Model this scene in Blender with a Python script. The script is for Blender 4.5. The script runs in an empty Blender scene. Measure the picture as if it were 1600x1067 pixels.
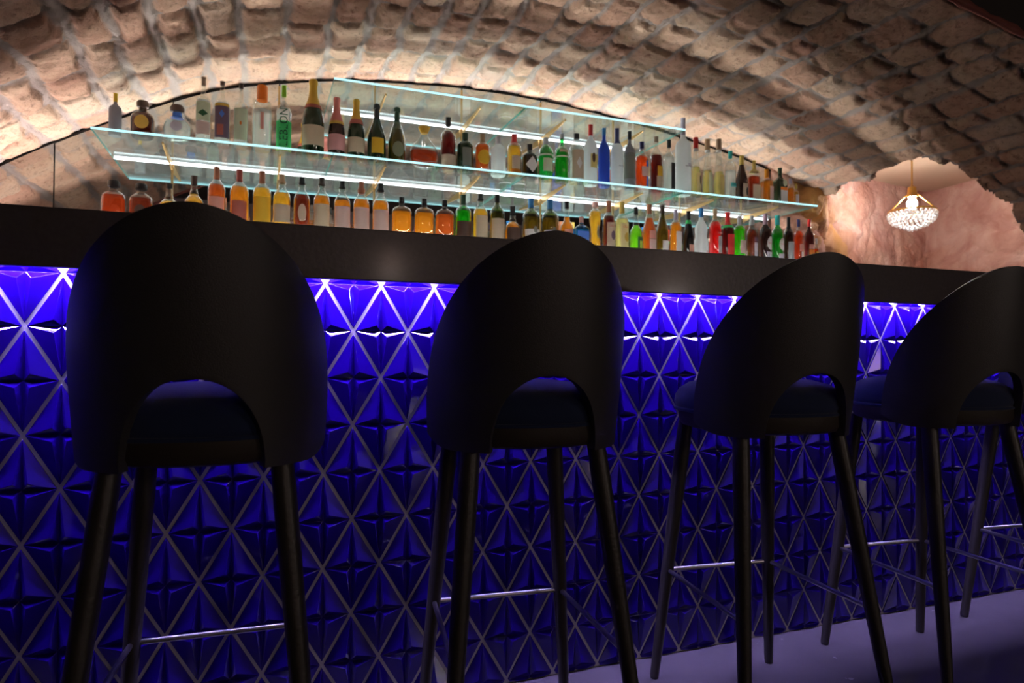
import bpy, bmesh, math, random
import numpy as np
from mathutils import Vector, Matrix
random.seed(7); rng = np.random.RandomState(11)
scene = bpy.context.scene
COL = scene.collection
PI = math.pi

# ------------------------------------------------------------ camera, world, exposure
cam_data = bpy.data.cameras.new('camera'); cam = bpy.data.objects.new('camera', cam_data); COL.objects.link(cam)
cam_data.sensor_width = 36.0; cam_data.lens = 36.0 * 1036.2 / 1600.0
yaw, pitch, roll = 0.36315, 0.01696, 0.00465
F = Vector((math.sin(yaw)*math.cos(pitch), math.cos(yaw)*math.cos(pitch), math.sin(pitch)))
R0 = Vector((math.cos(yaw), -math.sin(yaw), 0)); U0 = R0.cross(F)
RV = R0*math.cos(roll) + U0*math.sin(roll); UV = U0*math.cos(roll) - R0*math.sin(roll)
M = Matrix(((RV.x, UV.x, -F.x, 0), (RV.y, UV.y, -F.y, -1.718), (RV.z, UV.z, -F.z, 0.905), (0, 0, 0, 1)))
cam.matrix_world = M
cam_data.dof.use_dof = True; cam_data.dof.focus_distance = 1.7; cam_data.dof.aperture_fstop = 5.6
cam_data.clip_start = 0.05
scene.camera = cam
world = bpy.data.worlds.new('world'); scene.world = world; world.use_nodes = True
world.node_tree.nodes['Background'].inputs[0].default_value = (0.6, 0.5, 0.45, 1)
world.node_tree.nodes['Background'].inputs[1].default_value = 0.0
scene.view_settings.view_transform = 'Standard'; scene.view_settings.look = 'None'
scene.view_settings.exposure = 0.0; scene.view_settings.gamma = 1.0
scene.view_settings.use_curve_mapping = False
cy = scene.cycles
cy.use_denoising = True; cy.max_bounces = 10; cy.diffuse_bounces = 4; cy.glossy_bounces = 6
cy.transmission_bounces = 8; cy.transparent_max_bounces = 32; cy.sample_clamp_indirect = 6.0
cy.caustics_reflective = True; cy.caustics_refractive = True; cy.blur_glossy = 0.5

LED_UP = 600.0        # added back counter uplight
LED_SHELF = 6.0      # shelf strips
LED_BAR = 620.0       # violet strip under the bar top
LED_TOP = 240.0        # added up-facing emitters on the shelf strips
FRONT_FILL = 100.0           # added unseen strip behind the bar, for the bottle fronts
CHAND = 55.0         # chandelier bulb, W
BULB_COL = (1.0, 0.80, 0.62)

# ------------------------------------------------------------ materials
def nmat(name):
    m = bpy.data.materials.new(name); m.use_nodes = True
    nt = m.node_tree
    for n in list(nt.nodes): nt.nodes.remove(n)
    out = nt.nodes.new('ShaderNodeOutputMaterial')
    return m, nt, out
def N(nt, t, **kw):
    n = nt.nodes.new(t)
    for k, v in kw.items():
        if k.startswith('i_'):
            key = k[2:]; key = int(key) if key.isdigit() else key.replace('_', ' ')
            n.inputs[key].default_value = v
        else: setattr(n, k, v)
    return n
def c4(c): return (c[0], c[1], c[2], 1)
_mc = {}
def pbr(name, col, rough=0.5, metal=0.0, coat=0.0, bump=0.0, bscale=200.0, spec=0.5, sheen=0.0, var=0.0):
    if name in _mc: return _mc[name]
    m, nt, out = nmat(name)
    b = N(nt, 'ShaderNodeBsdfPrincipled')
    b.inputs['Base Color'].default_value = c4(col); b.inputs['Roughness'].default_value = rough
    b.inputs['Metallic'].default_value = metal; b.inputs['Coat Weight'].default_value = coat
    b.inputs['Specular IOR Level'].default_value = spec; b.inputs['Coat Roughness'].default_value = 0.14 if name == 'bar_top_wood' else 0.03
    if sheen: b.inputs['Sheen Weight'].default_value = sheen; b.inputs['Sheen Roughness'].default_value = 0.4
    tc = N(nt, 'ShaderNodeTexCoord'); no = N(nt, 'ShaderNodeTexNoise', i_Scale=bscale, i_Detail=3.0)
    nt.links.new(tc.outputs['Object'], no.inputs['Vector'])
    if bump:
        bp = N(nt, 'ShaderNodeBump', i_Strength=bump, i_Distance=0.002)
        nt.links.new(no.outputs['Fac'], bp.inputs['Height']); nt.links.new(bp.outputs['Normal'], b.inputs['Normal'])
    if var:
        mx = N(nt, 'ShaderNodeMix', data_type='RGBA')
        mx.inputs['A'].default_value = c4([x*(1-var) for x in col]); mx.inputs['B'].default_value = c4([min(1, x*(1+var)) for x in col])
        nt.links.new(no.outputs['Fac'], mx.inputs['Factor']); nt.links.new(mx.outputs['Result'], b.inputs['Base Color'])
    nt.links.new(b.outputs[0], out.inputs[0]); _mc[name] = m
    return m
def emis(name, col, strength):
    if name in _mc: return _mc[name]
    m, nt, out = nmat(name)
    e = N(nt, 'ShaderNodeEmission', i_Strength=strength); e.inputs[0].default_value = c4(col)
    nt.links.new(e.outputs[0], out.inputs[0]); _mc[name] = m
    return m
def thin_glass(name, col, gloss=1.0, rough=0.0, haze=0.0, power=5.0, glow_haze=False):
    """sheet / bottle glass: tinted see-through with a mirror-like skin that strengthens to grazing"""
    if name in _mc: return _mc[name]
    m, nt, out = nmat(name)
    t = N(nt, 'ShaderNodeBsdfTransparent'); t.inputs[0].default_value = c4(col)
    g = N(nt, 'ShaderNodeBsdfGlossy', i_Roughness=rough); g.inputs[0].default_value = (1, 1, 1, 1)
    ge = N(nt, 'ShaderNodeNewGeometry'); dt = N(nt, 'ShaderNodeVectorMath', operation='DOT_PRODUCT')
    nt.links.new(ge.outputs['Normal'], dt.inputs[0]); nt.links.new(ge.outputs['Incoming'], dt.inputs[1])
    ab = N(nt, 'ShaderNodeMath', operation='ABSOLUTE'); nt.links.new(dt.outputs['Value'], ab.inputs[0])
    iv = N(nt, 'ShaderNodeMath', operation='SUBTRACT', i_0=1.0); iv.use_clamp = True; nt.links.new(ab.outputs[0], iv.inputs[1])
    pw = N(nt, 'ShaderNodeMath', operation='POWER', i_1=power); nt.links.new(iv.outputs[0], pw.inputs[0])
    f = N(nt, 'ShaderNodeMath', operation='MULTIPLY_ADD', i_1=0.96, i_2=0.04); nt.links.new(pw.outputs[0], f.inputs[0])
    mu = N(nt, 'ShaderNodeMath', operation='MULTIPLY', i_1=gloss); mu.use_clamp = True
    nt.links.new(f.outputs[0], mu.inputs[0])
    mx = N(nt, 'ShaderNodeMixShader')
    nt.links.new(mu.outputs[0], mx.inputs[0]); nt.links.new(g.outputs[0], mx.inputs[2])
    if haze:
        d = N(nt, 'ShaderNodeBsdfDiffuse' if (power < 5 or glow_haze) else 'ShaderNodeBsdfTranslucent'); d.inputs[0].default_value = c4([0.5+0.45*x for x in col])
        m2 = N(nt, 'ShaderNodeMixShader', i_0=haze)
        nt.links.new(t.outputs[0], m2.inputs[1]); nt.links.new(d.outputs[0], m2.inputs[2]); nt.links.new(m2.outputs[0], mx.inputs[1])
    else: nt.links.new(t.outputs[0], mx.inputs[1])
    nt.links.new(mx.outputs[0], out.inputs[0]); _mc[name] = m
    return m
def liquid_mat(name, col):
    if name in _mc: return _mc[name]
    m, nt, out = nmat(name)
    t = N(nt, 'ShaderNodeBsdfTransparent'); t.inputs[0].default_value = c4(col)
    r = N(nt, 'ShaderNodeBsdfRefraction', i_Roughness=0.0, i_IOR=1.33); r.inputs[0].default_value = c4([min(1, x*1.05) for x in col])
    d = N(nt, 'ShaderNodeBsdfTranslucent'); d.inputs[0].default_value = c4(col)
    m1 = N(nt, 'ShaderNodeMixShader', i_0=0.6); m2 = N(nt, 'ShaderNodeMixShader', i_0=0.28)
    nt.links.new(t.outputs[0], m1.inputs[1]); nt.links.new(r.outputs[0], m1.inputs[2])
    nt.links.new(m1.outputs[0], m2.inputs[1]); nt.links.new(d.outputs[0], m2.inputs[2])
    nt.links.new(m2.outputs[0], out.inputs[0]); _mc[name] = m
    return m
def frosted(name, col, spec=0.5):
    if name in _mc: return _mc[name]
    m, nt, out = nmat(name)
    b = N(nt, 'ShaderNodeBsdfPrincipled', i_Roughness=0.35); b.inputs['Base Color'].default_value = c4(col)
    t = N(nt, 'ShaderNodeBsdfTranslucent'); t.inputs[0].default_value = c4(col)
    mx = N(nt, 'ShaderNodeMixShader', i_0=0.5)
    nt.links.new(b.outputs[0], mx.inputs[1]); nt.links.new(t.outputs[0], mx.inputs[2])
    nt.links.new(mx.outputs[0], out.inputs[0]); _mc[name] = m
    return m

def stone_mat():
    m, nt, out = nmat('vault_stone')
    b = N(nt, 'ShaderNodeBsdfPrincipled', i_Roughness=0.85); b.inputs['Specular IOR Level'].default_value = 0.25
    am = N(nt, 'ShaderNodeAttribute', attribute_name='mortar'); ar = N(nt, 'ShaderNodeAttribute', attribute_name='tone')
    tc = N(nt, 'ShaderNodeTexCoord')
    n1 = N(nt, 'ShaderNodeTexNoise', i_Scale=7.0, i_Detail=6.0, i_Roughness=0.65)
    n2 = N(nt, 'ShaderNodeTexNoise', i_Scale=38.0, i_Detail=6.0, i_Roughness=0.7)
    n3 = N(nt, 'ShaderNodeTexNoise', i_Scale=2.2, i_Detail=3.0)
    for n in (n1, n2, n3): nt.links.new(tc.outputs['Object'], n.inputs['Vector'])
    ramp = N(nt, 'ShaderNodeValToRGB'); cr = ramp.color_ramp
    cr.elements[0].position = 0.0; cr.elements[0].color = (0.36, 0.18, 0.13, 1)
    cr.elements[1].position = 1.0; cr.elements[1].color = (0.68, 0.53, 0.45, 1)
    e = cr.elements.new(0.35); e.color = (0.55, 0.315, 0.235, 1)
    e = cr.elements.new(0.65); e.color = (0.63, 0.42, 0.31, 1)
    add = N(nt, 'ShaderNodeMath', operation='MULTIPLY_ADD', i_1=1.1, i_2=-0.05)
    nt.links.new(n1.outputs['Fac'], add.inputs[0])
    avg = N(nt, 'ShaderNodeMath', operation='MULTIPLY_ADD', i_1=0.55)
    nt.links.new(ar.outputs['Fac'], avg.inputs[0])
    sc = N(nt, 'ShaderNodeMath', operation='MULTIPLY', i_1=0.5); nt.links.new(add.outputs[0], sc.inputs[0]); nt.links.new(sc.outputs[0], avg.inputs[2])
    nt.links.new(avg.outputs[0], ramp.inputs[0])
    # small dark pits
    pit = N(nt, 'ShaderNodeMapRange', i_1=0.30, i_2=0.46, i_3=0.45, i_4=1.0); nt.links.new(n2.outputs['Fac'], pit.inputs[0])
    mm = N(nt, 'ShaderNodeMix', data_type='RGBA', blend_type='MULTIPLY'); mm.inputs['Factor'].default_value = 0.8
    nt.links.new(ramp.outputs[0], mm.inputs['A']); nt.links.new(pit.outputs[0], mm.inputs['B'])
    n4 = N(nt, 'ShaderNodeTexNoise', i_Scale=15.0, i_Detail=7.0, i_Roughness=0.75, i_Distortion=0.35); nt.links.new(tc.outputs['Object'], n4.inputs['Vector'])
    fis = N(nt, 'ShaderNodeMapRange', i_1=0.33, i_2=0.43, i_3=0.25, i_4=1.0); nt.links.new(n4.outputs['Fac'], fis.inputs[0])
    fm = N(nt, 'ShaderNodeMix', data_type='RGBA'); fm.inputs['A'].default_value = (0.22, 0.10, 0.07, 1)
    nt.links.new(fis.outputs[0], fm.inputs['Factor']); nt.links.new(mm.outputs['Result'], fm.inputs['B'])
    hi = N(nt, 'ShaderNodeMapRange', i_1=0.60, i_2=0.75, i_3=0.0, i_4=0.5); nt.links.new(n4.outputs['Fac'], hi.inputs[0])
    hm = N(nt, 'ShaderNodeMix', data_type='RGBA'); hm.inputs['B'].default_value = (0.66, 0.53, 0.44, 1)
    nt.links.new(hi.outputs[0], hm.inputs['Factor']); nt.links.new(fm.outputs['Result'], hm.inputs['A'])
    mm = hm
    mo = N(nt, 'ShaderNodeMix', data_type='RGBA'); nt.links.new(am.outputs['Fac'], mo.inputs['Factor'])
    mc = N(nt, 'ShaderNodeMix', data_type='RGBA'); mc.inputs['A'].default_value = (0.33, 0.26, 0.25, 1); mc.inputs['B'].default_value = (0.47, 0.385, 0.36, 1)
    nt.links.new(n1.outputs['Fac'], mc.inputs['Factor'])
    nt.links.new(mm.outputs['Result'], mo.inputs['A']); nt.links.new(mc.outputs['Result'], mo.inputs['B'])
    # pale lime bloom patches
    bl = N(nt, 'ShaderNodeMapRange', i_1=0.58, i_2=0.72, i_3=0.0, i_4=0.45); nt.links.new(n3.outputs['Fac'], bl.inputs[0])
    mb = N(nt, 'ShaderNodeMix', data_type='RGBA'); mb.inputs['B'].default_value = (0.56, 0.48, 0.43, 1)
    nt.links.new(bl.outputs[0], mb.inputs['Factor']); nt.links.new(mo.outputs['Result'], mb.inputs['A'])
    nt.links.new(mb.outputs['Result'], b.inputs['Base Color'])
    bp = N(nt, 'ShaderNodeBump', i_Strength=1.0, i_Distance=0.02); nt.links.new(n2.outputs['Fac'], bp.inputs['Height'])
    bp2 = N(nt, 'ShaderNodeBump', i_Strength=0.7, i_Distance=0.02); nt.links.new(n4.outputs['Fac'], bp2.inputs['Height'])
    nt.links.new(bp.outputs['Normal'], bp2.inputs['Normal']); nt.links.new(bp2.outputs['Normal'], b.inputs['Normal'])
    nt.links.new(b.outputs[0], out.inputs[0])
    return m
def rock_mat():
    m, nt, out = nmat('pink_rock')
    b = N(nt, 'ShaderNodeBsdfPrincipled', i_Roughness=0.8); b.inputs['Specular IOR Level'].default_value = 0.25
    ao = N(nt, 'ShaderNodeAttribute', attribute_name='ochre'); tc = N(nt, 'ShaderNodeTexCoord')
    n1 = N(nt, 'ShaderNodeTexNoise', i_Scale=3.0, i_Detail=7.0, i_Roughness=0.6, i_Distortion=0.6)
    n2 = N(nt, 'ShaderNodeTexNoise', i_Scale=24.0, i_Detail=5.0)
    for n in (n1, n2): nt.links.new(tc.outputs['Object'], n.inputs['Vector'])
    ramp = N(nt, 'ShaderNodeValToRGB'); cr = ramp.color_ramp
    cr.elements[0].position = 0.3; cr.elements[0].color = (0.42, 0.19, 0.16, 1)
    cr.elements[1].position = 0.72; cr.elements[1].color = (0.74, 0.54, 0.48, 1)
    e = cr.elements.new(0.5); e.color = (0.60, 0.35, 0.30, 1)
    nt.links.new(n1.outputs['Fac'], ramp.inputs[0])
    mo = N(nt, 'ShaderNodeMix', data_type='RGBA'); mo.inputs['B'].default_value = (0.58, 0.31, 0.11, 1)
    nt.links.new(ao.outputs['Fac'], mo.inputs['Factor']); nt.links.new(ramp.outputs[0], mo.inputs['A'])
    nt.links.new(mo.outputs['Result'], b.inputs['Base Color'])
    bp = N(nt, 'ShaderNodeBump', i_Strength=0.9, i_Distance=0.02); nt.links.new(n2.outputs['Fac'], bp.inputs['Height'])
    nt.links.new(bp.outputs['Normal'], b.inputs['Normal'])
    nt.links.new(b.outputs[0], out.inputs[0])
    return m
def floor_mat():
    m, nt, out = nmat('polished_floor')
    b = N(nt, 'ShaderNodeBsdfPrincipled', i_Roughness=0.22)
    tc = N(nt, 'ShaderNodeTexCoord')
    n1 = N(nt, 'ShaderNodeTexNoise', i_Scale=3.0, i_Detail=6.0); n2 = N(nt, 'ShaderNodeTexNoise', i_Scale=14.0, i_Detail=4.0)
    for n in (n1, n2): nt.links.new(tc.outputs['Object'], n.inputs['Vector'])
    mx = N(nt, 'ShaderNodeMix', data_type='RGBA'); mx.inputs['A'].default_value = (0.080, 0.075, 0.080, 1); mx.inputs['B'].default_value = (0.150, 0.138, 0.147, 1)
    nt.links.new(n1.outputs['Fac'], mx.inputs['Factor']); nt.links.new(mx.outputs['Result'], b.inputs['Base Color'])
    mr = N(nt, 'ShaderNodeMapRange', i_3=0.10, i_4=0.34); nt.links.new(n2.outputs['Fac'], mr.inputs[0]); nt.links.new(mr.outputs[0], b.inputs['Roughness'])
    bp = N(nt, 'ShaderNodeBump', i_Strength=0.15, i_Distance=0.01); nt.links.new(n2.outputs['Fac'], bp.inputs['Height']); nt.links.new(bp.outputs['Normal'], b.inputs['Normal'])
    nt.links.new(b.outputs[0], out.inputs[0])
    return m

MAT_STONE = stone_mat(); MAT_ROCK = rock_mat(); MAT_FLOOR = floor_mat()
MAT_PLASTER = pbr('plaster', (0.62, 0.46, 0.34), 0.9, bump=0.3, bscale=30)
MAT_DARKWALL = pbr('dark_plaster', (0.035, 0.03, 0.028), 0.9, bump=0.3, bscale=40)
MAT_TOP = pbr('bar_top_wood', (0.088, 0.074, 0.075), 0.38, coat=0.12, bump=0.25, bscale=90, var=0.3)
MAT_CARC = pbr('bar_carcass', (0.01, 0.01, 0.012), 0.6)
MAT_TILE = pbr('cobalt_glaze', (0.013, 0.001, 0.21), 0.08, coat=0.2, spec=0.5, bump=0.06, bscale=60)
MAT_GROUT = pbr('silver_grout', (0.50, 0.49, 0.53), 0.38, metal=0.2, bump=0.3, bscale=300)
MAT_SHELL = pbr('black_leather', (0.045, 0.044, 0.043), 0.46, spec=0.5, bump=0.25, bscale=450, var=0.2)
MAT_VELVET = pbr('navy_velvet', (0.010, 0.022, 0.075), 0.9, sheen=0.35, bump=0.3, bscale=600)
MAT_WOOD = pbr('black_ash', (0.034, 0.031, 0.027), 0.40, bump=0.4, bscale=120)
MAT_FRAME = pbr('seat_frame_ply', (0.030, 0.022, 0.016), 0.6, bump=0.2)
MAT_STEEL = pbr('brushed_steel', (0.55, 0.54, 0.56), 0.30, metal=1.0)
MAT_BRASS = pbr('brass', (0.60, 0.40, 0.17), 0.32, metal=0.9)
MAT_GOLD = pbr('gold_lacquer', (0.62, 0.34, 0.08), 0.30, metal=0.5)
MAT_MIRROR = pbr('mirror', (0.90, 0.91, 0.90), 0.02, metal=1.0)
MAT_GLASS = thin_glass('shelf_glass', (0.90, 0.97, 0.96), 1.0, haze=0.03, glow_haze=True)  # diffuse haze added so the panes look lit by the strips
MAT_GEDGE = thin_glass('shelf_edge_side', (0.12, 0.62, 0.58), 1.0, haze=0.5)
MAT_GLOW = emis('painted_edge_glow', (0.50, 0.93, 1.0), 1.35)  # emission stands in for strip light piped through the shelf glass
MAT_LED = emis('led_white', (0.93, 0.94, 1.0), LED_SHELF)
MAT_LEDUP = emis('added_led_uplight', (1.0, 0.88, 0.82), LED_UP)
MAT_LEDTOP = emis('added_led_top', (1.0, 0.89, 0.86), LED_TOP)
MAT_LEDV = emis('led_violet', (0.50, 0.40, 1.0), LED_BAR)
MAT_ALU = pbr('aluminium', (0.5, 0.5, 0.52), 0.4, metal=0.9)

# ------------------------------------------------------------ object helpers
def tag(o, label=None, cat=None, group=None, kind=None):
    if label: o['label'] = label
    if cat: o['category'] = cat
    if group: o['group'] = group
    if kind: o['kind'] = kind
    return o
def link(name, me, mat=None, parent=None, smooth=False):
    o = bpy.data.objects.new(name, me); COL.objects.link(o)
    if mat:
        for mm in (mat if isinstance(mat, (list, tuple)) else [mat]): me.materials.append(mm)
    if parent: o.parent = parent
    if smooth: me.polygons.foreach_set('use_smooth', [True]*len(me.polygons))
    return o
def obj(name, bm, mat=None, parent=None, smooth=False):
    me = bpy.data.meshes.new(name); bm.to_mesh(me); bm.free()
    return link(name, me, mat, parent, smooth)
def empty(name, loc=(0, 0, 0), rz=0.0):
    o = bpy.data.objects.new(name, None); o.empty_display_size = 0.1; COL.objects.link(o)
    o.location = loc; o.rotation_euler = (0, 0, rz); return o
def box(bm, x0, x1, y0, y1, z0, z1, mi=0):
    v = [bm.verts.new(p) for p in ((x0,y0,z0),(x1,y0,z0),(x1,y1,z0),(x0,y1,z0),(x0,y0,z1),(x1,y0,z1),(x1,y1,z1),(x0,y1,z1))]
    fs = []
    for q in ((3,2,1,0),(4,5,6,7),(0,1,5,4),(1,2,6,5),(2,3,7,6),(3,0,4,7)):
        f = bm.faces.new([v[i] for i in q]); f.material_index = mi; fs.append(f)
    return fs
def bevel_mod(o, w, seg=2, ang=30):
    m = o.modifiers.new('bevel', 'BEVEL'); m.width = w; m.segments = seg; m.limit_method = 'ANGLE'; m.angle_limit = math.radians(ang); return m
def tube(bm, p, q, r0, r1, n=20, caps=True):
    p, q = Vector(p), Vector(q); d = (q-p).normalized()
    a = d.orthogonal().normalized(); b = d.cross(a)
    A = [bm.verts.new(p + (a*math.cos(2*PI*i/n) + b*math.sin(2*PI*i/n))*r0) for i in range(n)]
    B = [bm.verts.new(q + (a*math.cos(2*PI*i/n) + b*math.sin(2*PI*i/n))*r1) for i in range(n)]
    for i in range(n): bm.faces.new((A[i], A[(i+1) % n], B[(i+1) % n], B[i]))
    if caps: bm.faces.new(A[::-1]); bm.faces.new(B)
def lathe(bm, prof, n=28, sq=2.0, cx=0, cy=0, flat=1.0):
    """prof: (radius, z) from bottom to top; sq>2 squares the section"""
    rings = []
    for r, z in prof:
        if r < 1e-6: rings.append([bm.verts.new((cx, cy, z))]); continue
        ring = []
        for i in range(n):
            t = 2*PI*i/n; c, s = math.cos(t), math.sin(t)
            k = 1.0 if sq == 2.0 else (abs(c)**sq + abs(s)**sq)**(-1.0/sq)
            ring.append(bm.verts.new((cx + r*k*c, cy + r*k*s*flat, z)))
        rings.append(ring)
    for a, b in zip(rings, rings[1:]):
        for i in range(n):
            j = (i+1) % n
            if len(a) == 1 and len(b) == 1: continue
            if len(a) == 1: bm.faces.new((a[0], b[j], b[i]))
            elif len(b) == 1: bm.faces.new((a[i], a[j], b[0]))
            else: bm.faces.new((a[i], a[j], b[j], b[i]))
    if len(rings[0]) > 1: bm.faces.new(rings[0][::-1])
    if len(rings[-1]) > 1: bm.faces.new(rings[-1])
def auto_smooth(o, ang=40):
    me = o.data; me.polygons.foreach_set('use_smooth', [True]*len(me.polygons))
    try: me.set_sharp_from_angle(angle=math.radians(ang))
    except Exception: pass

def vnoise(x, y, seed, per=64):
    """smooth 2-D value noise on numpy arrays, 0..1"""
    g = np.random.RandomState(seed).rand(per, per)
    xi = np.floor(x).astype(int); yi = np.floor(y).astype(int)
    fx = x-xi; fy = y-yi; fx = fx*fx*(3-2*fx); fy = fy*fy*(3-2*fy)
    a = g[xi % per, yi % per]; b = g[(xi+1) % per, yi % per]; c = g[xi % per, (yi+1) % per]; d = g[(xi+1) % per, (yi+1) % per]
    return (a*(1-fx)+b*fx)*(1-fy) + (c*(1-fx)+d*fx)*fy
def fbm(x, y, seed, octs=4):
    t = 0; a = 1.0; s = 0
    for o in range(octs):
        t = t + a*vnoise(x*2**o, y*2**o, seed+o); s += a; a *= 0.5
    return t/s
def grid_mesh(name, P, mask=None, attrs=None):
    """P: (n,m,3) numpy; mask: (n-1,m-1) True = keep the quad"""
    n, m = P.shape[:2]
    idx = np.arange(n*m).reshape(n, m)
    q = np.stack([idx[:-1, :-1], idx[1:, :-1], idx[1:, 1:], idx[:-1, 1:]], -1).reshape(-1, 4)
    if mask is not None: q = q[mask.reshape(-1)]
    me = bpy.data.meshes.new(name)
    me.vertices.add(n*m); me.vertices.foreach_set('co', P.reshape(-1).astype(np.float32))
    me.loops.add(len(q)*4); me.loops.foreach_set('vertex_index', q.reshape(-1).astype(np.int32))
    me.polygons.add(len(q)); me.polygons.foreach_set('loop_start', np.arange(0, len(q)*4, 4, dtype=np.int32))
    me.polygons.foreach_set('use_smooth', [True]*len(q))
    me.update(calc_edges=True); me.validate()
    for k, v in (attrs or {}).items():
        a = me.attributes.new(k, 'FLOAT', 'POINT'); a.data.foreach_set('value', v.reshape(-1).astype(np.float32))
    return me

# ------------------------------------------------------------ the setting: floor, vault, walls
bm = bmesh.new(); box(bm, -6, 8, -6, 3.2, -0.1, 0)
tag(obj('floor', bm, MAT_FLOOR), 'dark polished resin floor in front of the tiled bar', kind='structure')

PX = np.array([-2.6, -2.5, -2.0, -1.6, -1.18, -.81, -.26, .37, 1.04, 1.5, 1.9, 2.57, 3.3, 4.0, 4.7, 5.3, 5.7, 5.8])
PZ = np.array([0, .6, 1.15, 1.5, 1.82, 2.04, 2.32, 2.466, 2.53, 2.535, 2.515, 2.44, 2.32, 2.12, 1.80, 1.35, .6, 0])
Y_FRONT, Y_MIR = 0.25, 2.142
def vault_z(x):
    return float(np.interp(x, PX, PZ))
# smooth the profile, then resample by arc length
tt = np.linspace(0, 1, 4001); L = np.concatenate([[0], np.cumsum(np.hypot(np.diff(PX), np.diff(PZ)))]); L /= L[-1]
qx = np.interp(tt, L, PX); qz = np.interp(tt, L, PZ)
ker = np.hanning(301); ker /= ker.sum()
def smooth(a):
    p = np.concatenate([2*a[0]-a[150:0:-1], a, 2*a[-1]-a[-2:-152:-1]]); return np.convolve(p, ker, 'valid')
qx, qz = smooth(qx), smooth(qz)
sl = np.concatenate([[0], np.cumsum(np.hypot(np.diff(qx), np.diff(qz)))])
STEP = 0.011
ns = int(sl[-1]/STEP); ny = int((Y_MIR+0.01-Y_FRONT)/STEP)
S = np.linspace(0, sl[-1], ns); VX = np.interp(S, sl, qx); VZ = np.interp(S, sl, qz)
def vault_z(x): return float(np.interp(x, VX, VZ))
tx = np.gradient(VX, S); tz = np.gradient(VZ, S)
NX, NZ = -tz, tx      # outward (up) normal
YY = np.linspace(Y_FRONT, Y_MIR+0.01, ny)
SS, YG = np.meshgrid(S, YY, indexing='ij')
ws = SS + 0.070*(fbm(SS*2.3, YG*2.3, 3)-0.5) + 0.034*(fbm(SS*11, YG*11, 5)-0.5)
wy = YG + 0.080*(fbm(SS*2.7+9, YG*2.7, 8)-0.5) + 0.034*(fbm(SS*12+5, YG*12, 12)-0.5)
# course widths vary
cb = [0.0]
while cb[-1] < sl[-1]+1: cb.append(cb[-1] + rng.uniform(0.15, 0.22))
cb = np.array(cb); ci = np.clip(np.searchsorted(cb, ws)-1, 0, len(cb)-2)
dlo = ws-cb[ci]; dhi = cb[ci+1]-ws
nj = 16
JB = np.zeros((len(cb), nj))
for k in range(len(cb)): JB[k] = 0.02 - rng.uniform(0, 0.25) + np.cumsum(rng.uniform(0.17, 0.31, nj)) - 0.1
jb = JB[ci]; yi = np.clip((wy[..., None] > jb).sum(-1)-1, 0, nj-2)
ylo = np.take_along_axis(jb, yi[..., None], -1)[..., 0]; yhi = np.take_along_axis(jb, (yi+1)[..., None], -1)[..., 0]
dy = np.minimum(np.abs(wy-ylo), np.abs(yhi-wy)); ds = np.minimum(dlo, dhi)
mw = 0.008 + 0.016*fbm(SS*4, YG*4, 21)
d = np.minimum(ds/1.15, dy/0.75)
mort = 1-np.clip((d-mw*0.7)/(mw*0.7), 0, 1); mort = mort*mort*(3-2*mort)
tone = rng.rand(len(cb), nj)[ci, yi]; offs = (rng.rand(len(cb), nj)[ci, yi]-0.5)
tilt = (rng.rand(len(cb), nj)[ci, yi]-0.5)*(dlo/(dlo+dhi)-0.5)
rough = fbm(SS*9, YG*16, 31)-0.5; fine = fbm(SS*30, YG*42, 41)-0.5
edge = np.clip(d/0.05, 0, 1)
disp = (1-mort)*(-0.006 + 0.013*offs + 0.020*tilt + 0.020*rough + 0.020*fine - 0.008*edge) + mort*(0.004 + 0.008*(fbm(SS*6, YG*6, 55)-0.5)*2)
disp += np.exp(-((d-mw*1.15)/0.009)**2)*0.030*np.clip((fbm(SS*5+3, YG*5, 67)-0.34)*5, 0, 1)
disp += 0.012*(fbm(SS*1.3, YG*1.3, 61)-0.5)
fade = np.clip((Y_MIR-YG)/0.05, 0.25, 1)*np.clip((YG-Y_FRONT)/0.06, 0.12, 1)
disp = disp*fade
P = np.stack([VX[:, None] + NX[:, None]*disp, YG, VZ[:, None] + NZ[:, None]*disp], -1)
# rough opening broken through the right flank into the next room
hole = [(3.97, 2.16), (3.99, 2.02), (3.93, 1.84), (3.95, 1.72), (3.88, 1.58), (3.91, 1.46), (3.86, 1.36), (3.93, 1.24), (4.02, 1.20), (4.09, 1.13),
        (4.20, 1.15), (4.28, 1.11), (4.36, 1.16), (4.46, 1.12), (4.56, 1.15), (4.66, 1.17), (4.76, 1.21), (4.90, 1.18), (5.10, 1.20), (6.5, 1.15), (6.5, 2.3), (3.97, 2.3)]
def inside(x, y, poly):
    r = np.zeros(x.shape, bool)
    for (x0, y0), (x1, y1) in zip(poly, poly[1:]+poly[:1]):
        c = ((y0 > y) != (y1 > y)) & (x < (x1-x0)*(y-y0)/((y1-y0) if y1 != y0 else 1e-9)+x0)
        r ^= c
    return r
cx_ = (P[:-1, :-1, 0]+P[1:, 1:, 0])/2 + 0.05*(fbm(SS[:-1, :-1]*7, YG[:-1, :-1]*7, 71)-0.5); cy_ = (P[:-1, :-1, 1]+P[1:, 1:, 1])/2 + 0.05*(fbm(SS[:-1, :-1]*7, YG[:-1, :-1]*7, 75)-0.5)
keep = ~inside(cx_, cy_, hole)
me = grid_mesh('ceiling_vault', P, keep, {'mortar': mort, 'tone': np.clip(tone*0.8+0.1, 0, 1)})
vault = link('ceiling_vault', me, MAT_STONE)
tag(vault, 'rough stone barrel vault over the bar with grey mortar joints', kind='structure')
so = vault.modifiers.new('thickness', 'SOLIDIFY'); so.thickness = 0.09; so.offset = 1.0
# check the side the thickness goes: the first normal must look into the room (down at the crown)
mid = me.polygons[len(me.polygons)//2]
if mid.normal.z > 0: so.offset = 1.0
else: so.offset = -1.0

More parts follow.
